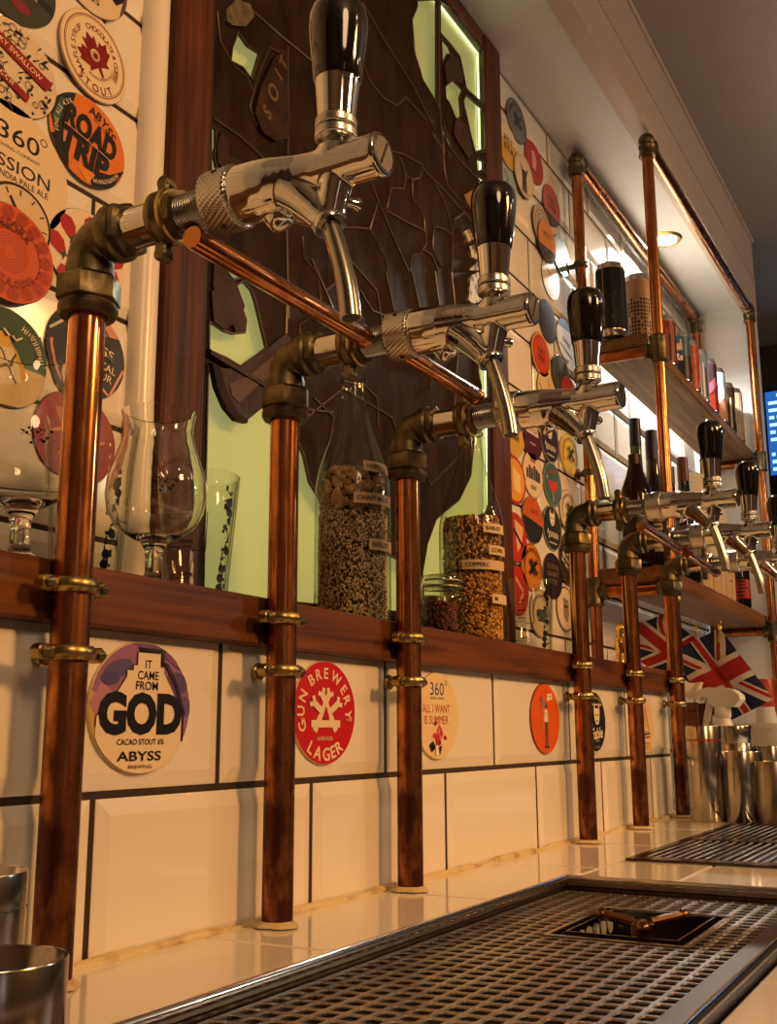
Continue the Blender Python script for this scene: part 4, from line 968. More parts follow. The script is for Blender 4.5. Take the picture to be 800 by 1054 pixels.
# ============================================================= round beer badges stuck on the tiles
CREAM = '#e4cfae'; INK = '#15110f'; CRIM = '#a5141c'; NAVY = '#141c2e'
class Badge:
    def __init__(s, base, edge='#cdb995', r=.053, t=.0032):
        s.r = r; s.t = t; s.dz = .00009; s.q = MB(); s.z = t; s.q.lathe([(0, 0), (r-.0006, 0), (r, .0006), (r, t-.0006), (r-.0006, t)], ink(edge), None, 64)
        s.disc(0, 0, r-.0006, base)
    def up(s): s.z += s.dz; return s.z
    def disc(s, x, y, r, c, n=48):
        p = clip_circle([(x+a, y+b) for a, b in circ(n, r)], s.r-.0005, 48) if abs(x)+abs(y)+r > s.r*.7 else [(x+a, y+b) for a, b in circ(n, r)]
        if len(p) > 2: s.q.flat(p, s.up(), ink(c))
        return s
    def ell(s, x, y, a, b, c, rot=0, n=24):
        co_, si = math.cos(R(rot)), math.sin(R(rot)); p = [(x+a*math.cos(2*PI*i/n)*co_-b*math.sin(2*PI*i/n)*si, y+a*math.cos(2*PI*i/n)*si+b*math.sin(2*PI*i/n)*co_) for i in range(n)]
        p = clip_circle(p, s.r-.0005, 48)
        if len(p) > 2: s.q.flat(p, s.up(), ink(c))
        return s
    def ring(s, r, w, c, x=0, y=0, n=56):
        z = s.up(); vs = []
        for a, b in circ(n, 1): vs += [(x+a*(r-w), y+b*(r-w), z), (x+a*r, y+b*r, z)]
        s.q.add(vs, [(2*i, 2*i+1, 2*((i+1) % n)+1, 2*((i+1) % n)) for i in range(n)], ink(c)); return s
    def poly(s, pts, c, k=None):
        k = k or s.r; p = clip_circle([(a*k, b*k) for a, b in pts], s.r-.0005, 48)
        if len(p) > 2: s.q.flat(p, s.up(), ink(c))
        return s
    def line(s, pts, w, c, closed=False):
        z = s.up(); w *= s.r; P = [(a*s.r, b*s.r) for a, b in pts]
        if closed: P = P+[P[0]]
        for (a, b), (d, e) in zip(P[:-1], P[1:]):
            l = math.hypot(d-a, e-b) or 1; nx, ny = -(e-b)/l*w/2, (d-a)/l*w/2
            p = clip_circle([(a+nx, b+ny), (a-nx, b-ny), (d-nx, e-ny), (d+nx, e+ny)], s.r-.0005, 48)
            if len(p) > 2: s.q.flat(p, z, ink(c))
        return s
    def txt(s, t, x, y, h, c, w=None, bold=0, rot=0, shear=0):
        text(s.q, t, x*s.r, y*s.r, h*s.r, ink(c), s.up(), None, w*s.r if w else None, bold, rot, shear); return s
    def arc(s, t, r, a0, a1, h, c, bold=0, inside=False):
        arc_text(s.q, t, r*s.r, a0, a1, h*s.r, ink(c), s.up(), None, bold, inside); return s
    def bars(s, x, y, h, c, w, n=6, rot=0):
        """a line of print too small to read in the photograph: letter-like strokes"""
        st = random.getstate(); random.seed(int((x+2)*1000+(y+2)*777)); z = s.up(); co_, si = math.cos(R(rot)), math.sin(R(rot)); k = s.r
        for i in range(n):
            a = x-w/2+w*(i+.12)/n; b = a+w/n*.72; mid = (a+b)/2; t_ = w/n*.24
            shp = random.choice([[(a, a+t_, 0, h), (a, b, h*.8, h), (a, b, 0, h*.2)], [(a, a+t_, 0, h), (b-t_, b, 0, h), (a, b, h*.4, h*.6)], [(mid-t_/2, mid+t_/2, 0, h), (a, b, h*.8, h)], [(a, a+t_, 0, h), (b-t_, b, 0, h), (a, b, h*.8, h)]])
            for x0, x1, y0, y1 in shp:
                P = [(p-x, q+y-h/2-y) for p, q in ((x0, y0), (x1, y0), (x1, y1), (x0, y1))]
                P = [((x+p*co_-q*si)*k, (y+p*si+q*co_)*k) for p, q in P]; P = clip_circle(P, s.r-.0005, 48)
                if len(P) > 2: s.q.flat(P, z, ink(c))
        random.setstate(st); return s
    def ticks(s, r, a0, a1, h, c, n):
        for i in range(n):
            a = R(a0+(a1-a0)*(i+.5)/n); w = .6*abs(R(a1-a0))/n*r
            for q in (-.5, .5): s.line([((r-h/2)*math.cos(a)-q*w*math.sin(a), (r-h/2)*math.sin(a)+q*w*math.cos(a)), ((r+h/2)*math.cos(a)-q*w*math.sin(a), (r+h/2)*math.sin(a)+q*w*math.cos(a))], w*.3, c)
            if i % 3 != 1: s.line([((r+h*.3*(i % 2))*math.cos(a)+.5*w*math.sin(a), (r+h*.3*(i % 2))*math.sin(a)-.5*w*math.cos(a)), ((r+h*.3*(i % 2))*math.cos(a)-.5*w*math.sin(a), (r+h*.3*(i % 2))*math.sin(a)+.5*w*math.cos(a))], w*.3, c)
        return s
    def script(s, x, y, h, w, c):
        P = [(x-w/2+w*i/28, y+h*.5*math.sin(i*1.15)*(1.3 if i < 5 else .8)) for i in range(29)]
        return s.line(P, .05, c)
    def put(s, x, z, y, label, rot=0, group='round beer badges on the tiles', off=0):
        if off: s.q.lathe([(s.r*.93, -off), (s.r*.93, .0002)], ink('#3a2a22'), None, 40)
        o = s.q.build('beer_badge', None, smooth=False)
        o.matrix_world = T((x, y+.0003-off, z)) @ WM @ Matrix.Diagonal((1.11, .98, 1, 1)) @ RZ(rot)
        tag(o, label, 'badge', group); return o
def animal(b, x, y, k, c, cut):
    """a white horned animal head over a curled script word"""
    b.poly([(x-.22*k, y+.50*k), (x-.14*k, y+.28*k), (x+.14*k, y+.28*k), (x+.22*k, y+.50*k), (x+.27*k, y+.18*k), (x+.22*k, y-.10*k), (x+.10*k, y-.26*k), (x-.10*k, y-.26*k), (x-.22*k, y-.10*k), (x-.27*k, y+.18*k)], c)
    b.disc((x-.10*k)*b.r, (y+.06*k)*b.r, .045*k*b.r, cut, 12).disc((x+.10*k)*b.r, (y+.06*k)*b.r, .045*k*b.r, cut, 12).ell(x*b.r, (y-.15*k)*b.r, .06*k*b.r, .04*k*b.r, cut)
G1 = 'badges on the lower tiles'; GLF = 'badges on the left tiles'; GRT = 'badges on the tiles right of the panel'
# --- five on the course under the ledge
b = Badge('#8f6186')
b.poly([(-1, -.6), (-1, .25), (-.72, .1), (-.6, -.5), (-.62, -.9)], '#c7a24a').poly([(-1, .05), (-.8, .35), (-.55, .2), (-.6, -.2), (-.8, -.3)], '#b0788a')
b.ell(-.026, .030, .015, .007, '#5a4a7a', 20).ell(.036, .020, .013, .010, '#5c4870').ell(.043, .001, .012, .009, '#6a5076').ell(-.034, .022, .009, .005, '#4e4474').poly([(-.3, .98), (.5, .98), (.75, .6), (.4, .8), (0, .9)], '#7a4f7c')
b.line([(-.10, .87), (.36, .87), (.36, .66), (.44, .66), (.66, .34), (.84, -.1), (.84, -.55)], .03, INK).line([(-.13, .90), (.40, .90), (.40, .69), (.48, .69), (.70, .36), (.88, -.1)], .018, INK)
b.poly([(-.14, .84), (.32, .84), (.32, .62), (.40, .62), (.40, .54), (.62, .22), (.80, -.15), (.80, -1), (-.88, -1), (-.88, -.15), (-.58, .12), (-.34, .46), (-.34, .56), (-.22, .56), (-.22, .64), (-.14, .64)], CREAM)
b.line([(-.88, -.3), (-.88, -.15), (-.58, .12), (-.34, .46), (-.34, .56), (-.22, .56), (-.22, .64), (-.14, .64), (-.14, .84), (.32, .84)], .014, INK)
b.txt('IT', .08, .66, .13, INK, .13, .01).txt('CAME', .08, .49, .13, INK, .42, .01).txt('FROM', .06, .33, .13, INK, .44, .01)
b.txt('GOD', -.02, -.09, .56, INK, 1.64, .055).txt('CACAO STOUT 6%', -.02, -.52, .085, INK, .92, .008).txt('ABYSS', -.04, -.73, .14, INK, .86, .012).txt('BREWING', -.02, -.89, .05, INK, .46)
p = at(140, 726, y=D1); b.put(p.x+.004, .187, D1, 'purple and cream badge lettered GOD beside the nearest riser', group=G1)
b = Badge('#bb1526', '#d8b8a0')
b.arc('GUN BREWERY', .76, 212, -14, .21, CREAM, .02).arc('LAGER', .80, 230, 312, .24, CREAM, .022, True).txt('NUMB ANGEL', .0, -.50, .075, CREAM, .50, .004)
def timber(x0, y0, x1, y1, w=.13):
    b.line([(x0, y0), (x1, y1)], w, CREAM); dx, dy = x1-x0, y1-y0; l = math.hypot(dx, dy); dx /= l; dy /= l
    for (ex, ey, sg) in ((x1, y1, 1),):
        for sd in (1, -1): b.line([(ex-dx*.06*sg, ey-dy*.06*sg), (ex+dx*.05-dy*.10*sd, ey+dy*.05+dx*.10*sd)], .09, CREAM)
timber(-.34, -.36, .13, .38, .14); timber(.34, -.36, -.13, .38, .14); b.line([(-.46, -.22), (.46, -.22)], .14, CREAM); timber(.14, .02, .42, .20, .13); timber(-.14, .02, -.42, .20, .13)
b.poly([(-.10, -.12), (.10, -.12), (0, .12)], '#bb1526').bars(-.74, -.14, .05, CREAM, .14, 3).bars(.74, -.14, .05, CREAM, .2, 5)
p = at(333, 732, y=D1); b.put(p.x-.001, .187, D1, 'crimson badge with crossed cream timbers and LAGER below', group=G1)
b = Badge('#e3c99c', '#c9ac7c'); b.dz = .00004
b.txt('360', -.02, .62, .30, '#1d2b5c', .62, .0).ring(.0032, .0009, '#1d2b5c', .021, .041).txt('BREWING COMPANY', 0, .40, .055, '#3a2a20', .62)
b.txt('ALL I WANT', -.06, .16, .19, '#a8231c', 1.26).txt('IS SUMMER', -.06, -.10, .19, '#a8231c', 1.10)
random.seed(21)
for i in range(26): b.ell(random.gauss(.001, .006), random.gauss(-.026, .0065), .0038, .0028, random.choice(['#a81a24', '#c8384a', '#7a1016', '#d86a6a']), random.uniform(0, 180), 8)
b.poly([(-.42, -.66), (-.25, -.58), (-.16, -.74), (-.32, -.84)], INK).poly([(-.16, -.70), (-.06, -.66), (-.02, -.92), (-.14, -.90)], '#f0e6d6').poly([(.02, -.72), (.14, -.68), (.06, -.92)], INK)
p = at(450, 735, y=D1); b.put(p.x-.004, .187, D1, 'cream badge reading ALL I WANT IS SUMMER with a red flower', group=G1)
b = Badge('#d9571d', '#7a3a1c')
b.poly([(-.10, -.80), (-.02, -.80), (0, -.30), (.03, -.80), (.14, -.80), (.14, -.1), (-.08, -.1)], '#57502a').poly([(-.12, -.1), (.18, -.1), (.14, .22), (.02, .30), (-.10, .22)], '#e0cfae').poly([(-.16, -.84), (0, -.84), (0, -.78), (-.14, -.78)], '#2a1a12').poly([(.04, -.84), (.20, -.84), (.16, -.78), (.04, -.78)], '#2a1a12')
b.line([(-.10, .18), (-.26, -.12), (-.22, -.42)], .06, '#b08a5a').line([(.14, .18), (.20, -.15)], .06, '#b08a5a').disc(-.009, .022, .0055, '#8a7a70').disc(-.016, .029, .0045, '#6f6a70').disc(-.013, .014, .0036, '#9a8a80').disc(.002, .019, .0042, '#6a4a34')
b.poly([(.06, .50), (.44, .56), (.44, .74), (.10, .70)], '#ead9b8').bars(.26, .63, .05, '#6a3a20', .24, 5)
p = at(559, 738, y=D1); b.put(p.x+.004, .187, D1, 'orange badge with a small aproned figure, left of the fourth riser', group=G1)
b = Badge(NAVY, '#c8b494'); b.ring(.0522, .0022, '#d8c4a4').ticks(.78, 130, 50, .09, '#cbb892', 11); b.poly([(-.5, .52), (.5, .52), (.5, .57), (-.5, .57)], '#cbb892'); animal(b, .05, .16, .95, '#e6d6b6', NAVY)
b.txt('Fable', .0, -.36, .34, '#e6d6b6', 1.0, .02, 4, .25).bars(0, -.60, .06, '#cbb892', .36, 6).bars(0, -.80, .06, '#cbb892', .36, 6)
p = at(612, 744, y=D1); b.put(p.x-.006, .184, D1, 'navy badge with a white horned head, just right of the fourth riser', group=G1)
b = Badge('#e0c08a', '#c0a06a'); b.line([(.05, .75), (-.25, -.25), (.42, -.25)], .025, INK, True).line([(.06, .55), (-.05, -.1)], .018, INK).line([(.12, .5), (.30, -.18)], .018, INK).line([(-.02, .2), (.2, .1)], .015, INK).line([(.02, 0), (.26, -.06)], .015, INK)
b.poly([(-.3, -.32), (.46, -.28), (.47, -.34), (-.3, -.38)], INK).poly([(-.36, -.44), (.44, -.40), (.45, -.45), (-.36, -.49)], '#6a2a1c').bars(0, -.66, .07, '#8a6a40', .7, 10).bars(0, -.80, .06, '#8a6a40', .4, 5)
p = at(663, 748, y=D1); b.put(p.x, .180, D1, 'pale badge with a thin black triangle, right of the fifth riser', group=G1)
# --- left wall
def L(u, v): p = at(u, v, y=D2); return p.x, p.z
b = Badge(CREAM, '#b99a78'); RD = '#7d1620'
b.ring(.0475, .0012, RD).ring(.0452, .0006, RD)
b.arc('MAPLE SYRUP', .64, 205, 100, .13, RD, .006).arc('CHOCOLATE & COFFEE', .64, 84, -60, .12, RD, .006).arc('STOUT', .74, 200, 282, .17, RD, .012, True)
leaf = [(0, .52), (.10, .36), (.20, .42), (.17, .16), (.30, .28), (.34, .20), (.50, .22), (.44, .06), (.52, 0), (.28, -.18), (.32, -.28), (.05, -.24), (.03, -.46)]
b.poly(leaf+[(-x, y) for x, y in leaf[::-1]][:-1], RD).disc(0, .001, .0072, CREAM).ring(.0058, .0008, RD).disc(0, 0, .0040, RD, 12)
b.ticks(.50, 215, 325, .05, RD, 17)
x, z = L(96, 59); b.put(x, z, D2, 'cream badge with a dark red maple leaf reading STOUT', 34, GLF)
b = Badge('#d9772e', '#5a4632')
b.poly([(-1, .1), (-.8, .66), (-.42, .95), (-.5, .5), (-.62, -.2), (-.75, -.5)], '#1c2624').poly([(-.92, .0), (-.78, .55), (-.66, .6), (-.74, .0)], '#3d5a50').poly([(1, -.1), (.62, -.44), (.1, -.62), (.2, -.98), (.7, -.8)], '#151211').poly([(-.9, -.4), (-.5, -.1), (-.4, -.9), (-.6, -.9)], '#151211').poly([(-.62, -.2), (-.3, .1), (-.3, -.1), (-.6, -.42)], '#d0806a').poly([(-.2, -.74), (.3, -.60), (.1, -.98)], '#e08a30')
b.arc('ABYSS', .76, 96, 36, .20, '#1c1816', .012).arc('BREWING', .60, 84, 40, .06, '#6a2c14')
b.txt('ROAD', .05, .24, .52, INK, 1.36, .055, -6).txt('TRIP', -.06, -.32, .56, INK, 1.26, .055, -6).arc('FINE ALE 4.5%', .83, 200, 128, .10, CREAM, .006).ticks(.86, 284, 336, .09, CREAM, 9)
b.line([(-.66, .0), (0, -.06), (.66, -.16)], .018, '#d8a080')
x, z = L(89, 146); b.put(x, z, D2, 'orange and black badge lettered ROAD TRIP under the maple leaf badge', -4, GLF)
b = Badge('#d8c6a8', '#2a2220'); b.dz = .00002; random.seed(31); BL = '#20202c'
for i in range(100):
    a = random.uniform(0, 2*PI); r = .05*math.sqrt(random.random()); X, Y = r*math.cos(a), r*math.sin(a); k = i % 4
    if k == 0: b.ring(random.uniform(.003, .0055), .0008, BL, X, Y, 16) if r < .044 else None
    elif k == 1: b.ell(X, Y, .0050, .0016, BL, random.uniform(0, 180), 8)
    elif k == 2: b.disc(X, Y, .0018, random.choice([BL, '#8c2a20', BL]), 8)
    else: b.line([(X/.053, Y/.053), (X/.053+random.uniform(-.1, .1), Y/.053+random.uniform(-.1, .1)), (X/.053+.08, Y/.053+.08)], .022, BL)
b.poly([(-.9, .42), (.72, -.10), (.82, .04), (.86, .16), (-.8, .66)], '#8c1c1c').txt('LUCKY SWALLOW', -.04, .30, .12, CREAM, 1.34, .008, -17).poly([(-.9, -.22), (.30, -.62), (.36, -.46), (-.9, -.02)], '#8c1c1c').bars(-.34, -.29, .11, CREAM, .7, 6, -18)
x, z = L(13, 70); b.put(x, z, D2, 'cream badge covered in small dark doodles with two red banners', 0, GLF)
b = Badge('#3c4038', '#6a5a48'); b.poly([(-1, .3), (.3, -.2), (.9, .1), (.6, .9), (-.4, 1)], '#a8283c').poly([(-1, .1), (.9, -.30), (.95, -.12), (-1, .34)], '#23282a').txt('PALE ALE', .12, -.08, .13, CREAM, .9, .01, -13).ell(.010, -.032, .012, .007, '#7c2c34').ell(-.010, -.028, .009, .006, '#5a3030')
x, z = L(13, -25); b.put(x, z, D2, 'dark badge with a PALE ALE band cut off by the top left corner', 0, GLF)
b = Badge('#dcc6a6', '#7a6a60'); b.poly([(.2, 1), (.25, -.1), (.7, -.35), (1, 0), (.8, .8)], '#17131a').poly([(.75, -.9), (.98, -.3), (1, .2), (.86, -.2)], '#5a4460').txt('ABYSS', -.16, -.62, .18, INK, .8, .01).bars(-.2, -.36, .09, INK, .5, 6)
x, z = L(93, -28); b.put(x, z, D2, 'cream and black badge showing its lower edge at the top of the picture', 0, GLF)
b = Badge('#e2cba6', '#c8b08a', .072)
b.txt('360', .10, .52, .28, '#1a1614', .70, .004).ring(.0045, .0011, '#1a1614', .037, .048).txt('BREWING COMPANY', .08, .28, .055, '#5a4634', .8).txt('SESSION', .06, .04, .20, '#23242c', 1.2, .004).txt('INDIA PALE ALE', .22, -.16, .10, '#4a3a30', .84).txt('4.3% ABV', .20, -.31, .07, '#2a2220', .40, .01)
x, z = L(9, 172); b.put(x, z, D2, 'large cream badge reading SESSION INDIA PALE ALE', 0, GLF)
b = Badge('#d8bd96', '#3a2a22', .040); b.ring(.0395, .0030, '#2a1d18')
for k in range(12): a = R(30*k); b.line([(.70*math.cos(a), .70*math.sin(a)), (.86*math.cos(a), .86*math.sin(a))], .04, '#4a3a30')
b.line([(-.3, .55), (.1, -.05)], .06, INK).line([(.1, -.05), (.62, -.40)], .09, INK).disc(.003, -.001, .003, INK, 14)
x, z = L(15, 228); b.put(x, z, D2, 'clock-face badge half covered by the orange patterned badge', 0, GLF, off=.0030)
b = Badge('#c8531c', '#3a2018'); b.dz = .00002; DR = '#8c1f1c'
for k in range(9): b.ring(.008+.0026*k, .0007, DR, .0, .0) if k < 6 else None
random.seed(41)
b.ring(.0355, .0014, DR)
for k in range(30): a = R(12*k); b.line([(.66*math.cos(a), .66*math.sin(a)), (.70*math.cos(a), .70*math.sin(a))], .07, DR)
for k in range(16):
    a = R(22.5*k+8); X, Y = .0435*math.cos(a), .0435*math.sin(a)
    for q in range(3): b.ring(.0068-.0022*q, .0007, DR, X*.99, Y*.99, 14)
b.arc('NORK', .54, 118, 40, .17, '#5a1414', .014).arc('SECRET &', .58, 215, 275, .10, '#5a1414', .006, True).ticks(.58, 282, 325, .10, '#5a1414', 6)
x, z = L(4, 262); b.put(x, z, D2, 'orange badge with dark red swirls and a toothed ring', 0, GLF, off=.0061)
b = Badge('#e2cdb2', '#2a2220'); b.dz = .00004
for (X, Y, rt) in ((-.50, .42, 25), (.06, .62, 10), (.46, .62, -30), (-.74, -.05, 40), (-.30, -.28, 0), (.30, .10, -15), (.74, .20, -40), (.62, -.30, -30), (.12, -.66, 10), (-.5, -.72, 30), (.55, -.75, -20)):
    c_, s_ = math.cos(R(rt)), math.sin(R(rt)); P = [(0, .30), (.15, .20), (.19, .02), (.11, -.17), (0, -.25), (-.11, -.17), (-.19, .02), (-.15, .20)]
    b.poly([(X+a*c_-d*s_, Y+a*s_+d*c_) for a, d in P], '#aa1420'); P = [(0, -.20), (.12, -.14), (.06, -.25), (.12, -.34), (0, -.28), (-.12, -.34), (-.06, -.25), (-.12, -.14)]
    b.poly([(X+a*c_-d*s_, Y+a*s_+d*c_) for a, d in P], '#2c3438')
x, z = L(88, 264); b.put(x, z, D2, 'cream badge printed with red strawberries behind the brass elbow', 0, GLF)
b = Badge('#2f4a24', '#4a3a28'); b.poly([(-1, -.2), (1, -.1), (.8, -.9), (-.6, -1)], '#cbb070').poly([(-.8, .3), (-.1, .5), (.25, .1), (.5, -.3), (-.1, -.5), (-.9, -.2)], '#d7a02c').poly([(-.7, .0), (.1, .2), (.35, -.4), (-.3, -.6)], '#dcc8a0').line([(-.6, -.1), (-.2, .1), (0, -.2), (.2, .1)], .05, '#5a3a1c').line([(-.5, -.35), (-.1, -.2), (.2, -.45)], .05, '#5a3a1c').ticks(.78, 66, 6, .12, CREAM, 8).line([(-.1, .55), (.15, .35), (.3, .45)], .04, CREAM)
x, z = L(3, 368); b.put(x, z, D2, 'dark green badge with yellow fruit behind the stemmed glass', 0, GLF)
b = Badge('#191514', '#3a302c'); b.poly([(-.2, 1), (.3, .5), (1, .6), (.5, 1)], '#c98a78').line([(.0, .9), (.5, .3), (.9, .5)], .05, INK).line([(.2, .95), (.6, .42), (.95, .62)], .04, INK).line([(-.95, .2), (-.5, .6), (-.2, .3)], .06, '#c4b8a8').line([(-.9, .0), (-.7, -.5), (-.3, -.7)], .07, '#d08a70').line([(.95, -.1), (.6, -.8), (.3, -.6)], .06, '#d8957c').poly([(-.3, -.2), (0, 0), (.0, -.6), (-.2, -.7)], '#d0a030')
b.txt('ABYSS', .18, .22, .20, CREAM, 1.0, .008, -12).txt('TROPICAL', .20, -.12, .17, CREAM, 1.1, .006, -10).txt('SOUR', .36, -.38, .17, CREAM, .6, .006, -10).poly([(.5, .06), (.7, .12), (.64, -.04)], '#28503a')
x, z = L(88, 363); b.put(x, z, D2, 'black badge with pink streaks half behind the nearest riser', 0, GLF)
b = Badge('#93262a', '#5a2420'); b.poly([(-.4, .6), (.2, .7), (.3, .3), (-.2, .2)], '#b86a40').line([(-.6, 0), (-.1, .2), (.3, -.1), (.7, .1)], .06, '#c88a70').line([(-.3, -.4), (.2, -.3), (.5, -.5)], .06, '#c88a70').poly([(-.1, .1), (.1, .1), (.1, -.5), (-.05, -.5)], '#c8a090')
x, z = L(77, 452); b.put(x, z, D2, 'plain dark red badge low on the left tiles behind the riser', 0, GLF)
# --- right of the panel: a field of small badges
def RT(u, v): p = at(u, v, y=D2); return p.x, p.z
def simple(base, fn, u, v, label, edge='#6a5844', rot=0, off=0, r=.053):
    b = Badge(base, edge, r); fn(b); x, z = RT(u, v); b.put(x, z, D2, label, rot, GRT, off)
def ringtext(txt, c, mark):
    def f(b):
        b.ring(.0505, .0012, c); b.ticks(.72, 215, -35, .17, c, txt); mark(b, c)
    return f
def crossmark(b, c):
    for k in (45, 135): b.line([(-.34*math.cos(R(k)), -.34*math.sin(R(k))), (.34*math.cos(R(k)), .34*math.sin(R(k)))], .16, c)
    for sx in (-1, 1):
        for sy in (-1, 1): b.line([(sx*.34, sy*.16), (sx*.16, sy*.34)], .09, c)
def blocks(c, rows, y0=.35, h=.2):
    def f(b):
        random.seed(len(rows)*7+int(h*100))
        for k, n_ in enumerate(rows): b.bars(0, y0-k*(h+.10), h, c, 1.25 if n_ > 4 else .9, n_)
    return f
def combo(*fs):
    def f(b):
        for q in fs: q(b)
    return f
simple('#6c7478', combo(ringtext(15, '#23282a', crossmark)), 531, 125, 'slate grey badge topmost beside the panel, under the ceiling')
simple('#d0a83c', combo(lambda b: b.poly([(-1, .2), (1, .3), (1, 1), (-1, 1)], '#e2d2b2'), blocks(INK, [3, 3], .3, .3)), 521, 152, 'yellow and cream badge cut off by the frame below the slate badge', off=.0030)
simple('#b0251f', combo(lambda b: b.poly([(-.3, .5), (.1, .6), (.25, .1), (.1, -.4), (-.2, -.3)], '#d8a08c'), lambda b: b.line([(-.5, -.5), (.5, -.4)], .1, '#7a1512')), 549, 168, 'red badge right of the slate badge, just under the ceiling', off=.0)
simple('#dcc8a8', lambda b: (b.ring(.048, .002, '#a87848'), b.poly([(-.25, -.8), (.25, -.8), (.2, .0), (.45, .55), (.15, .25), (0, .3), (-.15, .25), (-.45, .55), (-.2, .0)], '#2a211d')), 536, 182, 'cream badge with a dark antlered silhouette', off=.0061)
simple('#9fb0bc', lambda b: b.line([(-.3, .5), (.1, .2), (-.2, -.3)], .12, '#4a6a8a'), 521, 188, 'pale blue badge half behind the frame beside the antlered badge')
simple('#b3524a', combo(blocks('#1c1512', [3, 3], .25, .3), lambda b: b.poly([(-1, -.5), (1, -.5), (.7, -1), (-.7, -1)], '#17120f')), 567, 212, 'brick red badge with heavy black lettering and a black foot')
simple('#b8a48c', lambda b: [b.ring(.012+.010*k, .003, '#6c6a66') for k in range(4)], 556, 234, 'grey ringed badge above the orange one', off=.0030)
simple('#d2843c', combo(lambda b: b.poly([(-1, -.4), (1, -.2), (.7, -1), (-.7, -1)], '#2c221c'), blocks('#5a2c14', [4], .3, .3)), 560, 250, 'amber badge with a dark foot, left of the pale blue-green badge', off=.0061)
simple('#8fa4a4', lambda b: (b.poly([(-.6, .6), (.3, .8), (.5, .2), (-.4, .1)], '#b8c4bc'), b.line([(-.6, -.3), (.6, -.5)], .14, '#6c8488')), 577, 263, 'pale blue-green badge lit by the alcove lamp')
simple('#d8d0c4', lambda b: b.line([(-.5, .3), (.5, .1)], .1, '#9a8c80'), 566, 287, 'off-white badge beneath the amber badge')
simple('#1a1412', lambda b: b.ring(.040, .0012, '#6a4a34'), 563, 331, 'black badge just above the scarlet oval-ringed badge')
simple('#c8963c', combo(lambda b: b.disc(0, 0, .046, '#b3281c'), lambda b: b.disc(0, 0, .040, '#c8431f'), blocks('#2c1210', [3, 3], .15, .26)), 556, 365, 'scarlet badge ringed in yellow between the second and third taps')
simple('#d6cfc0', combo(lambda b: b.poly([(-1, .45), (1, .6), (1, 1), (-1, 1)], '#3a5a8c'), lambda b: b.bars(.1, -.1, .22, '#3a3230', .9, 4, -14), lambda b: b.line([(-.7, -.35), (.7, -.7)], .08, '#4a403a')), 581, 350, 'white badge with a blue top and a slanted dark word')
simple('#3a403c', lambda b: b.poly([(-.4, .9), (.4, .9), (.2, .2), (-.2, .2)], '#5c6460'), 576, 388, 'dark grey badge below the blue and white badge', off=.0030)
simple('#dcbf92', lambda b: (b.line([(-.8, .2), (-.2, -.3), (.5, -.1)], .07, '#4a2c1c'), b.line([(.1, .6), (.4, .1)], .06, '#4a2c1c')), 562, 404, 'sand badge with thin brown strokes behind the third tap')
simple('#a82a20', lambda b: b.line([(-.5, .1), (.5, .1)], .2, '#d8a890'), 583, 410, 'small red badge tucked above the third tap body', off=.0061)
simple('#c8a040', combo(blocks(INK, [3, 4], .25, .3)), 528, 446, 'mustard badge with black lettering beside the panel frame')
simple('#4a1620', combo(lambda b: b.poly([(-.6, .1), (.6, .1), (.5, .5), (-.5, .5)], '#d8c8b8'), lambda b: b.bars(0, .3, .2, '#4a1620', .9, 6), lambda b: b.line([(-.3, -.3), (.3, -.3)], .08, '#b08a70')), 547, 450, 'maroon badge with a pale name band')
def fable(base): return lambda b: (b.ring(.0515, .0014, '#cbb892'), animal(b, .0, .36, 1.0, '#e6d8bc', base), b.script(0, -.30, .34, 1.1, '#e6d8bc'), b.line([(-.4, -.66), (.4, -.66)], .06, '#cbb892'))
simple('#172038', fable('#172038'), 565, 454, 'deep blue badge with a white animal head and script')
simple('#d9b23a', ringtext(19, INK, crossmark), 585, 468, 'bright yellow badge with a black crossed emblem', edge='#d8c8a0')
simple('#d99a34', combo(lambda b: b.ring(.0525, .006, '#b0281c'), lambda b: b.poly([(-.2, .5), (.5, .3), (.5, -.5), (-.1, -.4)], '#e8c878')), 529, 494, 'orange badge rimmed in red, half behind the panel frame')
simple('#dcc7a4', lambda b: (b.ring(.0515, .0012, '#a02c24'), [b.poly([(x-.09, -.22), (x+.09, -.22), (x+.09, h_), (x-.09, h_)], '#2a2430') for x, h_ in ((-.55, .2), (-.32, .36), (-.1, .28), (.14, .42), (.36, .3), (.58, .22))], b.bars(0, .62, .16, '#a02c24', .6, 5), b.bars(0, -.55, .16, '#7a2a24', .5, 4)), 547.5, 489, 'cream badge with a dark row of rooftops')
simple('#3d6464', lambda b: (b.ring(.0505, .0012, '#a8bab0'), b.poly([(-.5, .1), (.5, .2), (.3, -.3), (-.25, -.35)], '#c23a24'), b.line([(0, -.35), (.05, -.75)], .07, '#c8b8a0'), b.line([(-.3, .5), (.3, .6)], .14, '#8a4a3a'), b.disc(-.03, .012, .004, '#d8a080', 12)), 567.8, 498.7, 'teal badge with a red cocktail glass')
simple('#15232a', lambda b: (b.poly([(-1, .1), (1, -.15), (1, 1), (-1, 1)], '#c25a20'), b.bars(.1, .36, .2, '#7a1c14', .8, 5), b.ring(.0525, .0012, '#8a7a60')), 547.5, 535.5, 'badge split orange over black')
simple('#16292e', fable('#16292e'), 567.6, 543.7, 'dark teal badge with a white animal head and script')
simple('#dcc9a8', ringtext(19, '#1c1a1c', crossmark), 584, 526, 'white badge with a black crossed emblem')
simple('#b83428', lambda b: (b.poly([(-.1, .7), (.7, .5), (.5, -.2), (.1, -.6)], '#e0b090'), b.line([(-.2, .3), (.6, -.3)], .14, '#16100e')), 530, 553, 'coral badge with a black slash beside the panel frame')
simple('#cc7a28', ringtext(18, '#1c1410', crossmark), 546.5, 584, 'orange badge with a black crossed emblem')
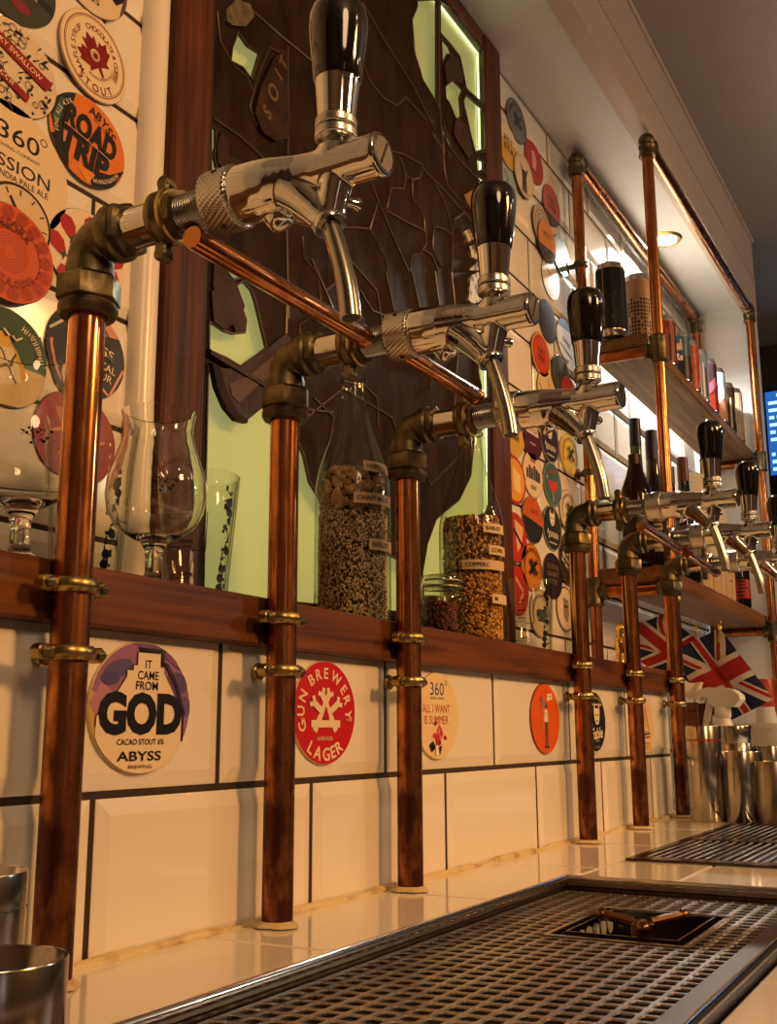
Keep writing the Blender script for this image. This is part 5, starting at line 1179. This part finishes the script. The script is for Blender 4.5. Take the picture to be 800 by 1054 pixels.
simple('#1d1a19', blocks('#7c6a54', [5, 5, 3], .4, .22), 568.3, 593, 'near-black badge lettered in drab brown')
simple('#1a1718', combo(blocks('#dccfb4', [3, 3, 3], .45, .3)), 583.5, 578, 'black badge with bold white stacked lettering', rot=60)
simple('#b42c22', lambda b: b.line([(-.2, .5), (.5, .0), (.1, -.5)], .16, '#d89a80'), 532, 608, 'plain red badge at the frame above the right pint glass')
simple('#c9b593', ringtext(17, '#3a4236', lambda b, c: (b.line([(-.4, 0), (.4, 0)], .3, c), b.line([(-.3, -.25), (.3, -.25)], .1, c))), 555.3, 631.4, 'drab cream badge seen through the right pint glass')
simple('#d9c4a0', lambda b: (b.ring(.0515, .003, '#3a3028'), b.poly([(-.3, .5), (.3, .4), (.35, -.2), (.1, -.6), (-.25, -.4)], '#8a7a64'), b.line([(-.2, .1), (.2, .1)], .1, '#2a221c')), 581.4, 627, 'cream dark-rimmed badge lowest on the right tiles')
# ============================================================= drip trays
def mesh_tray(x0, x1, y0, y1, hole):
    t = empty('drip_tray', (x0, y0, 0), 'long perforated steel drip tray at the front of the counter', 'drip tray')
    fx, fy = x0, y0
    mb = MB(); w = .006
    for a, b in (((0, y1-y0-w, -.004), (x1-x0, y1-y0, .0042)), ((0, 0, -.004), (x1-x0, w, .0042)), ((0, w, -.004), (w, y1-y0-w, .0042)), ((x1-x0-w, w, -.004), (x1-x0, y1-y0-w, .0042))): mb.box(a, b, STEEL_DK, .0015)
    q = .0042; xm, ym = x1-x0-.005, y1-y0-.005; mb.sweep([(.005, .005, .0042), (xm, .005, .0042), (xm, ym, .0042), (.005, ym, .0042)], q, mat('polished_rim', (.78, .76, .72), .12, 1), 12, closed=True)
    mb.build('rim', t, ang=40)
    px, py, ZM = .0168, .0155, -.008
    mb = MB(); hx, hy = .0128, .0118; dk = STEEL_DK; zt, zb = ZM, ZM-.0028
    mx0, mx1, my0, my1 = .010, x1-x0-.010, .036, y1-y0-.0065
    ny = int((my1-my0)/py); nx = int((mx1-mx0)/px); px = (mx1-mx0)/nx; py = (my1-my0)/ny
    def sq(a, b, c=.0016): return [(-a/2+c, -b/2), (a/2-c, -b/2), (a/2, -b/2+c), (a/2, b/2-c), (a/2-c, b/2), (-a/2+c, b/2), (-a/2, b/2-c), (-a/2, -b/2+c)]
    O_, I_, J_ = sq(px, py, .0001), sq(hx+.0018, hy+.0018, .0022), sq(hx, hy)
    for j in range(ny):
        for i in range(nx):
            cx = mx0+px*(i+.5); cy = my0+py*(j+.5); X, Y = x0+cx, y0+cy
            if hole[0] < X < hole[1] and hole[2] < Y < hole[3]: continue
            vs = [(cx+a, cy+b, zt) for a, b in O_]+[(cx+a, cy+b, zt) for a, b in I_]+[(cx+a, cy+b, zt-.0010) for a, b in J_]+[(cx+a, cy+b, zb) for a, b in J_]
            fs = []
            for l in range(3):
                for k in range(8): q = (k+1) % 8; fs.append((8*l+k, 8*l+q, 8*l+8+q, 8*l+8+k))
            mb.add(vs, fs, dk)
    mb.build('perforated_sheet', t, smooth=False)
    mb = MB(); mb.box((.008, .0065, -.0095), (x1-x0-.008, my0+.0005, -.004), mat('tray_bar_dark', (.11, .075, .05), .35, 1), .001); mb.box((.008, my1-.0003, -.0095), (x1-x0-.008, y1-y0-.0062, -.0075), STEEL_DK); mb.build('ledge_bar', t, smooth=False)
    mb = MB(); a, b, c, d = hole[0]-x0-.004, hole[1]-x0+.006, hole[2]-y0-.002, hole[3]-y0+.002
    for p, q in (((a, c, -.010), (b, c+.004, -.0068)), ((a, d-.004, -.010), (b, d, -.0068)), ((a, c+.004, -.010), (a+.005, d-.004, -.0068)), ((b-.005, c+.004, -.010), (b, d-.004, -.0068))): mb.box(p, q, STEEL)
    mb.build('cutout_edge', t, smooth=False)
    mb = MB(); L, W = x1-x0, y1-y0
    mb.box((.002, .002, -.045), (L-.002, W-.002, -.042), mat('tray_basin_steel', (.16, .12, .09), .3, 1))
    for p, q in (((.002, .002, -.042), (L-.002, .004, -.0045)), ((.002, W-.004, -.042), (L-.002, W-.002, -.0045)), ((.002, .004, -.042), (.004, W-.004, -.0045)), ((L-.004, .004, -.042), (L-.002, W-.004, -.0045))): mb.box(p, q, mat('tray_basin_steel', (.16, .12, .09), .3, 1))
    mb.build('basin', t, smooth=False); return t
HOLE = (.935, 1.098, .243, .368)
mesh_tray(*TR1, HOLE)
# glass rinser in the cut-out: a square pan with a three-armed spider
hx, hy = (HOLE[0]+HOLE[1])/2, (HOLE[2]+HOLE[3])/2
t = empty('glass_rinser', (hx, hy, -.0415), 'bronze three-armed glass rinser in the cut-out of the perforated tray', 'glass rinser')
mb = MB(); PAN = mat('rinser_pan', (.20, .19, .13), .22, 1)
mb.box((-.068, -.050, .0005), (.068, .050, .003), PAN)
for p, q in (((-.068, -.050, .003), (.068, -.048, .036)), ((-.068, .048, .003), (.068, .050, .036)), ((-.068, -.048, .003), (-.066, .048, .036)), ((.066, -.048, .003), (.068, .048, .036))): mb.box(p, q, PAN)
for k in range(6): mb.cyl(.0075, -.0482, -.0474, mat('reflection_disc', (.75, .74, .68), .25, .6), T((-.050+.020*k, 0, .024)) @ RX(90) , 16)  # pale discs painted in for the round reflections on the pan walls
for k in range(6): mb.cyl(.0075, .0470, .0478, mat('reflection_disc', (.75, .74, .68), .25, .6), T((-.050+.020*k, 0, .024)) @ RX(-90), 16)
mb.build('pan', t, smooth=False)
BRZ = mat('dark_bronze', (.20, .10, .05), .25, 1)
mb = MB(); mb.cyl(.011, .003, .038, BRZ, None, 20, .002); mb.build('hub', t)
for k in range(3):
    a = R(200+120*k); mb = MB(); c, s_ = math.cos(a), math.sin(a)
    mb.sweep([(c*.008, s_*.008, .036), (c*.03, s_*.03, .039), (c*.050, s_*.042, .040)], [.0055, .0048, .0042], BRZ, 10); mb.ball((c*.050, s_*.042, .040), .0062, BRZ); mb.build('arm', t)
# second tray: long louvre slots
x0, x1, y0, y1 = TR2
t = empty('drip_tray', (x0, y0, 0), 'slotted dark steel drip tray farther along the counter by the steel cups', 'drip tray')
L, W = x1-x0, y1-y0
FR = mat('tray_frame_dark', (.10, .075, .055), .2, 1)
mb = MB(); w = .012
for a, b in (((0, W-w, -.004), (L, W, .003)), ((0, 0, -.004), (L, w, .003)), ((0, w, -.004), (w*3, W-w, .003)), ((L-w, w, -.004), (L, W-w, .003)), ((.30, w, -.003), (.335, W-w, .0028))): mb.box(a, b, FR, .001)
mb.build('rim', t, smooth=False)
mb = MB(); mb.box((.002, .002, -.040), (L-.002, W-.002, -.037), RUBBER); mb.build('basin', t, smooth=False)
n = 17; BAR = mat('tray_bar_steel', (.85, .83, .78), .22, 1)
for xa, xb in ((w*3, .30), (.335, L-w)):
    for k in range(n):
        y = w+(W-2*w)*(k+.5)/n; mb = MB()
        mb.box((xa, -.0020, -.0012), (xb, .0030, .0012), BAR, .0004, T((0, y, .0008)) @ RX(4)); mb.build('slat', t, smooth=False)
# ============================================================= steel measuring cups
def steel_cup(loc, label, r, h, groove=True, flare=0, mt=STEEL):
    t = empty('steel_cup', loc, label, 'steel cup', 'steel measuring cups')
    mb = MB(); g = [(r, h*.80), (r-.0007, h*.795), (r-.0007, h*.785), (r, h*.78)] if groove else []
    mb.lathe([(0, .0005), (r*.96, 0), (r, .002)]+g[::-1]+[(r+flare, h-.001), (r+flare-.0005, h), (r+flare-.0013, h-.001), (r-.0013, .004), (0, .003)], mt, None, 56); mb.build('cup_wall', t, ang=40)
    return t
CUPS = [((.394, .445, .0), 'steel cup in the bottom left corner, nearest the camera', .036, .058, False),
        ((.435, .522, .0), 'taller steel cup with a ring groove at the left edge, behind the corner cup', .037, .090, True)]
for c in CUPS: steel_cup(*c)
def gc(u, v): return at(u, v, z=0)
p = gc(727, 846); c1 = steel_cup((p.x+.02, p.y, 0), 'tallest steel cup with a red band, beside the last copper riser', .0335, .178, False)
mb = MB(); a0 = facing(p.x, p.y); strip(mb, a0-1.2, a0+1.3, .150, .1525, lambda z: .0336, ink('#a01a14'), 12, .0004); mb.build('red_band', c1, smooth=False)
p = gc(752, 838); steel_cup((p.x+.13, p.y+.004, 0), 'tall steel cup just behind the red-banded cup', .0335, .180, True)
p = gc(766, 846); steel_cup((p.x+.005, p.y-.002, 0), 'shorter wide steel cup in front of the tall pair', .0395, .130, False)
p = gc(790, 838); steel_cup((p.x+.12, p.y+.005, 0), 'short steel cup behind and right of the wide cup', .036, .137, False)
p = gc(801, 848); steel_cup((p.x, p.y, 0), 'dark steel cup cut off by the right edge of the picture', .034, .113, False, 0, STEEL_DK)
# ============================================================= cleaning things at the far end of the counter
WPL = mat('white_plastic', (.78, .74, .68), .35); WPL2 = mat('cream_plastic', (.72, .66, .56), .4)
xs = 2.56
p = at(744, 730, x=xs)
t = empty('spray_bottle', (xs, p.y, 0), 'white trigger spray bottle behind the tall steel cups', 'spray bottle')
mb = MB(); mb.lathe([(0, 0), (.038, 0), (.041, .004), (.041, .115), (.038, .135), (.028, .165), (.0185, .190), (.0165, .196), (.0165, .205), (0, .205)], WPL, None, 36); mb.build('bottle', t, ang=60)
mb = MB(); mb.cyl(.0185, .198, .222, WPL, None, 28, .002); mb.build('screw_collar', t, ang=50)
mb = MB(); FMX = T((0, 0, 0)) @ RZ(-18) @ Matrix(((0, 0, 1, 0), (1, 0, 0, 0), (0, 1, 0, 0), (0, 0, 0, 1)))
prof = [(-.036, .222), (-.052, .238), (-.050, .248), (-.036, .260), (-.010, .266), (.030, .268), (.056, .262), (.058, .238), (.050, .237), (.049, .246), (.034, .246), (.024, .230), (.014, .222)]
mb.prism(prof, -.0125, .0125, WPL, FMX); mb.build('trigger_head', t, smooth=False)
mb = MB(); mb.prism([(.026, .240), (.036, .240), (.039, .226), (.046, .200), (.050, .182), (.044, .180), (.036, .200), (.029, .222)], -.007, .007, WPL2, FMX); mb.build('trigger', t, smooth=False)
# bucket
xb = 2.62; p = at(800, 780, x=xb)
t = empty('plastic_bucket', (xb+.06, p.y, 0), 'white plastic bucket behind the steel cups at the right edge', 'bucket')
mb = MB(); H = .186
mb.lathe([(0, 0), (.080, 0), (.084, .003), (.103, H-.012), (.108, H-.012), (.108, H), (.101, H), (.082, .008), (0, .006)], WPL2, None, 56); mb.build('bucket_wall', t, ang=50)
mb = MB(); mb.lathe([(.098, H*.70), (.1035, H*.70), (.1040, H*.74), (.099, H*.74)], WPL2, None, 56, close=True); mb.build('reinforcing_rib', t, ang=50)
# sauce bottle with red cap
xq = 3.05; p = at(786, 700, x=xq)
t = empty('sauce_bottle', (xq, p.y, 0), 'white bottle with a red cap behind the flag', 'bottle')
mb = MB(); mb.lathe([(0, 0), (.026, 0), (.028, .004), (.028, .20), (.024, .225), (.022, .235), (0, .235)], WPL2, None, 30); mb.build('bottle_body', t, ang=50)
mb = MB(); mb.lathe([(.0225, .232), (.0255, .234), (.0255, .300), (.022, .306), (0, .307)], mat('red_cap', (.45, .05, .03), .35), None, 30); mb.build('cap', t, ang=50)
# brown wooden caddy and the folded white cloth over it
xw = 2.640; p = at(711, 742, x=xw)
t = empty('wooden_caddy', (xw, p.y, 0), 'brown wooden caddy standing behind the last copper riser', 'wooden caddy')
w2 = wood('caddy_wood', (.24, .08, .03), (.08, .025, .012), 'Y')
mb = MB(); mb.box((-.05, -.030, 0), (.05, .030, .012), w2, .001); mb.build('base', t, smooth=False)
for k in (0, 1):
    mb = MB(); mb.box((-.05+.09*k, -.030, .0125), (-.04+.09*k, .030, .235), w2, .001); mb.build('side_panel', t, smooth=False)
mb = MB(); mb.sweep([(-.0395, 0, .22), (.0395, 0, .22)], .008, w2, 12); mb.build('handle_bar', t)
CL = mat('white_cloth', (.80, .72, .60), .8, bump=.2, bscale=200)
o = MB(); pts = []; n = 18
base = [at(692, 697, x=xw-.058), at(724, 704, x=xw-.058), at(722, 722, x=xw-.058), at(692, 712, x=xw-.058)]
vs = []; fs = []
for i in range(n+1):
    for j in range(7):
        s_, q = i/n, j/6
        a = base[0].lerp(base[1], s_); b = base[3].lerp(base[2], s_); c = a.lerp(b, q)
        vs.append(c+V(-.010*math.sin(q*PI)*(1+.5*math.sin(s_*9))-.004*math.sin(s_*14+q*3), 0, .004*math.sin(s_*8)))
for i in range(n):
    for j in range(6): fs.append((i*7+j, i*7+j+1, i*7+8+j, i*7+7+j))
nv = len(vs); vs2 = vs+[v+V(.006, 0, 0) for v in vs]
fs2 = fs+[tuple(k+nv for k in f[::-1]) for f in fs]
bd = [i*7 for i in range(n+1)]+[n*7+j for j in range(1, 7)]+[i*7+6 for i in range(n-1, -1, -1)]+[j for j in range(5, 0, -1)]
for k in range(len(bd)): a, b = bd[k], bd[(k+1) % len(bd)]; fs2.append((b, a, a+nv, b+nv))
o.add(vs2, fs2, CL); tag(o.build('folded_cloth', ang=80), 'folded white cloth draped on the wooden caddy behind the flag', 'cloth')
# --- two union flags on sticks
def flag(label, corners, s0, name='union_flag', amp=.012, ph=0):
    """corners: hoist top, fly top, fly bottom, hoist bottom as points of the place"""
    A, B, C, D = corners; nrm = (B-A).cross(D-A).normalized()
    if nrm.x > 0: nrm = -nrm
    def f(x, y, z):
        s_, q = x/2, 1-y
        p = A.lerp(B, s_).lerp(D.lerp(C, s_), q)
        return p+nrm*(amp*math.sin(s_*7+q*2.2+ph)+amp*.5*math.sin(s_*13-q*4+ph)+z)
    t = bpy.data.objects.new(name, None); COL.objects.link(t); t.empty_display_size = .02
    t.location = A; tag(t, label, 'flag', 'union flags on sticks')
    mb = MB(); bl, rd, wh = mat('flag_blue', (.012, .016, .055), .75), mat('flag_red', (.42, .018, .015), .75), mat('flag_white', (.72, .64, .55), .8)
    def poly(pts, m, lay, N=26):
        for i in range(N):
            a, b = s0*2+(2-s0*2)*i/N, s0*2+(2-s0*2)*(i+1)/N
            q = clip(clip(pts, 1, 0, b), -1, 0, -a)
            for j in range(12):
                r_ = clip(clip(q, 0, 1, (j+1)/12), 0, -1, -j/12)
                if len(r_) > 2:
                    for sgn in (1, -1):
                        vv = [f(x, y, sgn*(.0006+lay*.0013)) for x, y in r_]
                        n_ = (vv[1]-vv[0]).cross(vv[2]-vv[0]); fc = tuple(range(len(vv)))
                        if n_.dot(nrm)*sgn < 0: fc = fc[::-1]
                        mb.add(vv, [fc], m)
    full = [(0, 0), (2, 0), (2, 1), (0, 1)]
    poly(full, bl, 0)
    def band(x0, y0, x1, y1, w0, w1, m, lay):
        dx, dy = x1-x0, y1-y0; l = math.hypot(dx, dy); nx, ny = -dy/l, dx/l
        q = [(x0+nx*w0, y0+ny*w0), (x1+nx*w0, y1+ny*w0), (x1+nx*w1, y1+ny*w1), (x0+nx*w1, y0+ny*w1)]
        q = clip(clip(clip(clip(q, 1, 0, 2), -1, 0, 0), 0, 1, 1), 0, -1, 0)
        if len(q) > 2: poly(q, m, lay)
    band(-.2, -.1, 2.2, 1.1, -.1, .1, wh, 1); band(-.2, 1.1, 2.2, -.1, -.1, .1, wh, 1)
    band(-.2, -.1, 1, .5, -.066, 0, rd, 2); band(1, .5, 2.2, 1.1, 0, .066, rd, 2); band(-.2, 1.1, 1, .5, -.066, 0, rd, 2); band(1, .5, 2.2, -.1, 0, .066, rd, 2)
    poly([(0, .5-.1667), (2, .5-.1667), (2, .5+.1667), (0, .5+.1667)], wh, 3); poly([(1-.1667, 0), (1+.1667, 0), (1+.1667, 1), (1-.1667, 1)], wh, 3)
    poly([(0, .4), (2, .4), (2, .6), (0, .6)], rd, 4); poly([(.9, 0), (1.1, 0), (1.1, 1), (.9, 1)], rd, 4)
    o = mb.build('cloth', None, smooth=False); o.parent = t; o.matrix_parent_inverse = T(-A)
    return t, f
def stick(t, a, b):
    A = t.location
    mb = MB(); mb.sweep([a, b], .0030, mat('flag_stick', (.45, .28, .12), .5), 8); o = mb.build('stick', None); o.parent = t; o.matrix_parent_inverse = T(-A)
    mb = MB(); d = (a-b).normalized(); mb.sweep([a-d*.002, a+d*.004, a+d*.010, a+d*.016, a+d*.022], [.003, .0050, .0060, .0045, .001], GOLD, 12); q = mb.build('finial', None); q.parent = t; q.matrix_parent_inverse = T(-A)
xf = 2.72
t, f = flag('rear union flag on a stick, spread behind the last copper riser', [at(684, 632, x=xf+.05), at(751, 684, x=xf), at(700, 714, x=xf), at(628, 655, x=xf+.05)], 0)
stick(t, at(717, 650, x=xf-.015), at(714, 760, x=xf+.10))
xf = 2.66
t, f = flag('front union flag drooping from its stick over the white bucket', [at(690, 672, x=xf), at(741, 646, x=xf), at(797, 720, x=xf-.02), at(742, 746, x=xf)], 0, amp=.006)
stick(t, at(741, 648, x=xf-.012), at(731, 760, x=xf+.09))
# --- gold ornament on the ledge
p = at(641, 670, y=.70)
t = empty('gold_figure', (p.x, .70, ZL), 'small shiny gold ornament on the ledge between the farthest risers', 'ornament')
mb = MB(); mb.box((-.030, -.016, 0), (.034, .016, .012), RUBBER, .003); mb.build('plinth', t)
mb = MB(); mb.lathe([(0, .0125), (.016, .0125), (.018, .022), (.014, .036), (.010, .048), (.013, .058), (.015, .070), (.010, .082), (.006, .086), (.009, .092), (.010, .100), (.006, .109), (0, .112)], GOLD, T((-.008, 0, 0)), 18, fn=lambda a, h: .0022*math.sin(3*a+h*160))
mb.sweep([(.004, 0, .070), (.014, -.003, .058), (.012, -.008, .046)], .0042, GOLD, 10); mb.sweep([(-.020, 0, .070), (-.026, -.004, .082), (-.022, -.004, .100)], .0040, GOLD, 10); mb.build('figure', t, ang=80)
mb = MB(); mb.ball((.010, -.010, .020), .0085, mat('red_lacquer', (.5, .03, .02), .2)); mb.build('red_ball', t)
mb = MB(); mb.ball((.026, 0, .0225), .0105, GOLD, sc=(1, 1, 1.3)); mb.build('gold_knob', t)
# --- clear jug standing behind the flags
p = at(704, 646, y=.77)
t = empty('clear_jug', (p.x, .77, 0), 'tall clear jug behind the flags under the lower shelf', 'jug')
mb = MB(); mb.lathe([(0, .002), (.05, 0), (.055, .006), (.060, .40), (.058, .40), (.053, .012), (0, .010)], TG, None, 40); mb.build('jug_wall', t, ang=50)
mb = MB(); mb.sweep([(.058, 0, .37), (.088, 0, .36), (.095, 0, .28), (.085, 0, .20), (.056, 0, .18)], .006, TG, 10); mb.build('jug_handle', t, ang=60)
# ============================================================= spotlights of the bar, added fill lamps, window light
def lamp(x, y, z, e, col, r=.06, name='fill_lamp'):  # unseen point lights, added as fill and for sparkle on the metal
    l = bpy.data.lights.new(name, 'POINT'); l.energy = e; l.color = col; l.shadow_soft_size = r
    o = bpy.data.objects.new(name, l); COL.objects.link(o); o.location = (x, y, z); return o
def spot(p, q, e, col, deg, r=.07):
    l = bpy.data.lights.new('bar_spotlight', 'SPOT'); l.energy = e; l.color = col; l.shadow_soft_size = r; l.spot_size = R(deg); l.spot_blend = .5
    o = bpy.data.objects.new('bar_spotlight', l); COL.objects.link(o); o.location = p; o.rotation_euler = (V(*q)-V(*p)).to_track_quat('-Z', 'Y').to_euler(); return o
WARM = (1, .49, .15); WARM2 = (1, .70, .40)
spot((1.25, -1.95, 1.55), (1.15, .6, .20), 158, WARM, 64, .2)
spot((3.0, -1.7, 1.8), (2.5, .6, .3), 75, WARM, 62, .12)
lamp(2.4, -1.1, 1.62, 1.5, WARM2, .035)
lamp(-.25, -1.0, 1.45, 33, (1, .62, .32), .28)  # added fill for the upper left tiles
lamp(1.0, -1.2, 1.60, 2.0, WARM2, .035)
lamp(3.4, -1.5, 1.25, 20, (1, .86, .70), .05)  # added neutral fill to lift the room ceiling
lamp(2.0, -1.4, 1.4, 3.5, WARM2, .05)  # added fill to lift the bulkhead
l = bpy.data.lights.new('street_window', 'AREA'); l.shape = 'RECTANGLE'; l.size = .35; l.size_y = 1.0; l.energy = 8; l.color = (.55, .70, 1)
o = bpy.data.objects.new('street_window', l); COL.objects.link(o); o.location = (-1.2, -2.95, .6); o.rotation_euler = (R(90), 0, R(180)); o.rotation_euler = (R(-90), 0, R(-15))
w = bpy.data.worlds.new('world'); SC.world = w; w.use_nodes = True
w.node_tree.nodes['Background'].inputs[0].default_value = (.072, .062, .058, 1); w.node_tree.nodes['Background'].inputs[1].default_value = 1
SC.view_settings.view_transform = 'Standard'; SC.view_settings.look = 'None'; SC.view_settings.gamma = 1; SC.view_settings.exposure = .3
SC.view_settings.use_curve_mapping = False
c = SC.cycles; c.max_bounces = 12; c.transparent_max_bounces = 24; c.transmission_bounces = 12; c.glossy_bounces = 6; c.diffuse_bounces = 4
c.caustics_reflective = False; c.caustics_refractive = False; c.sample_clamp_indirect = 6; c.use_denoising = True; c.blur_glossy = .5
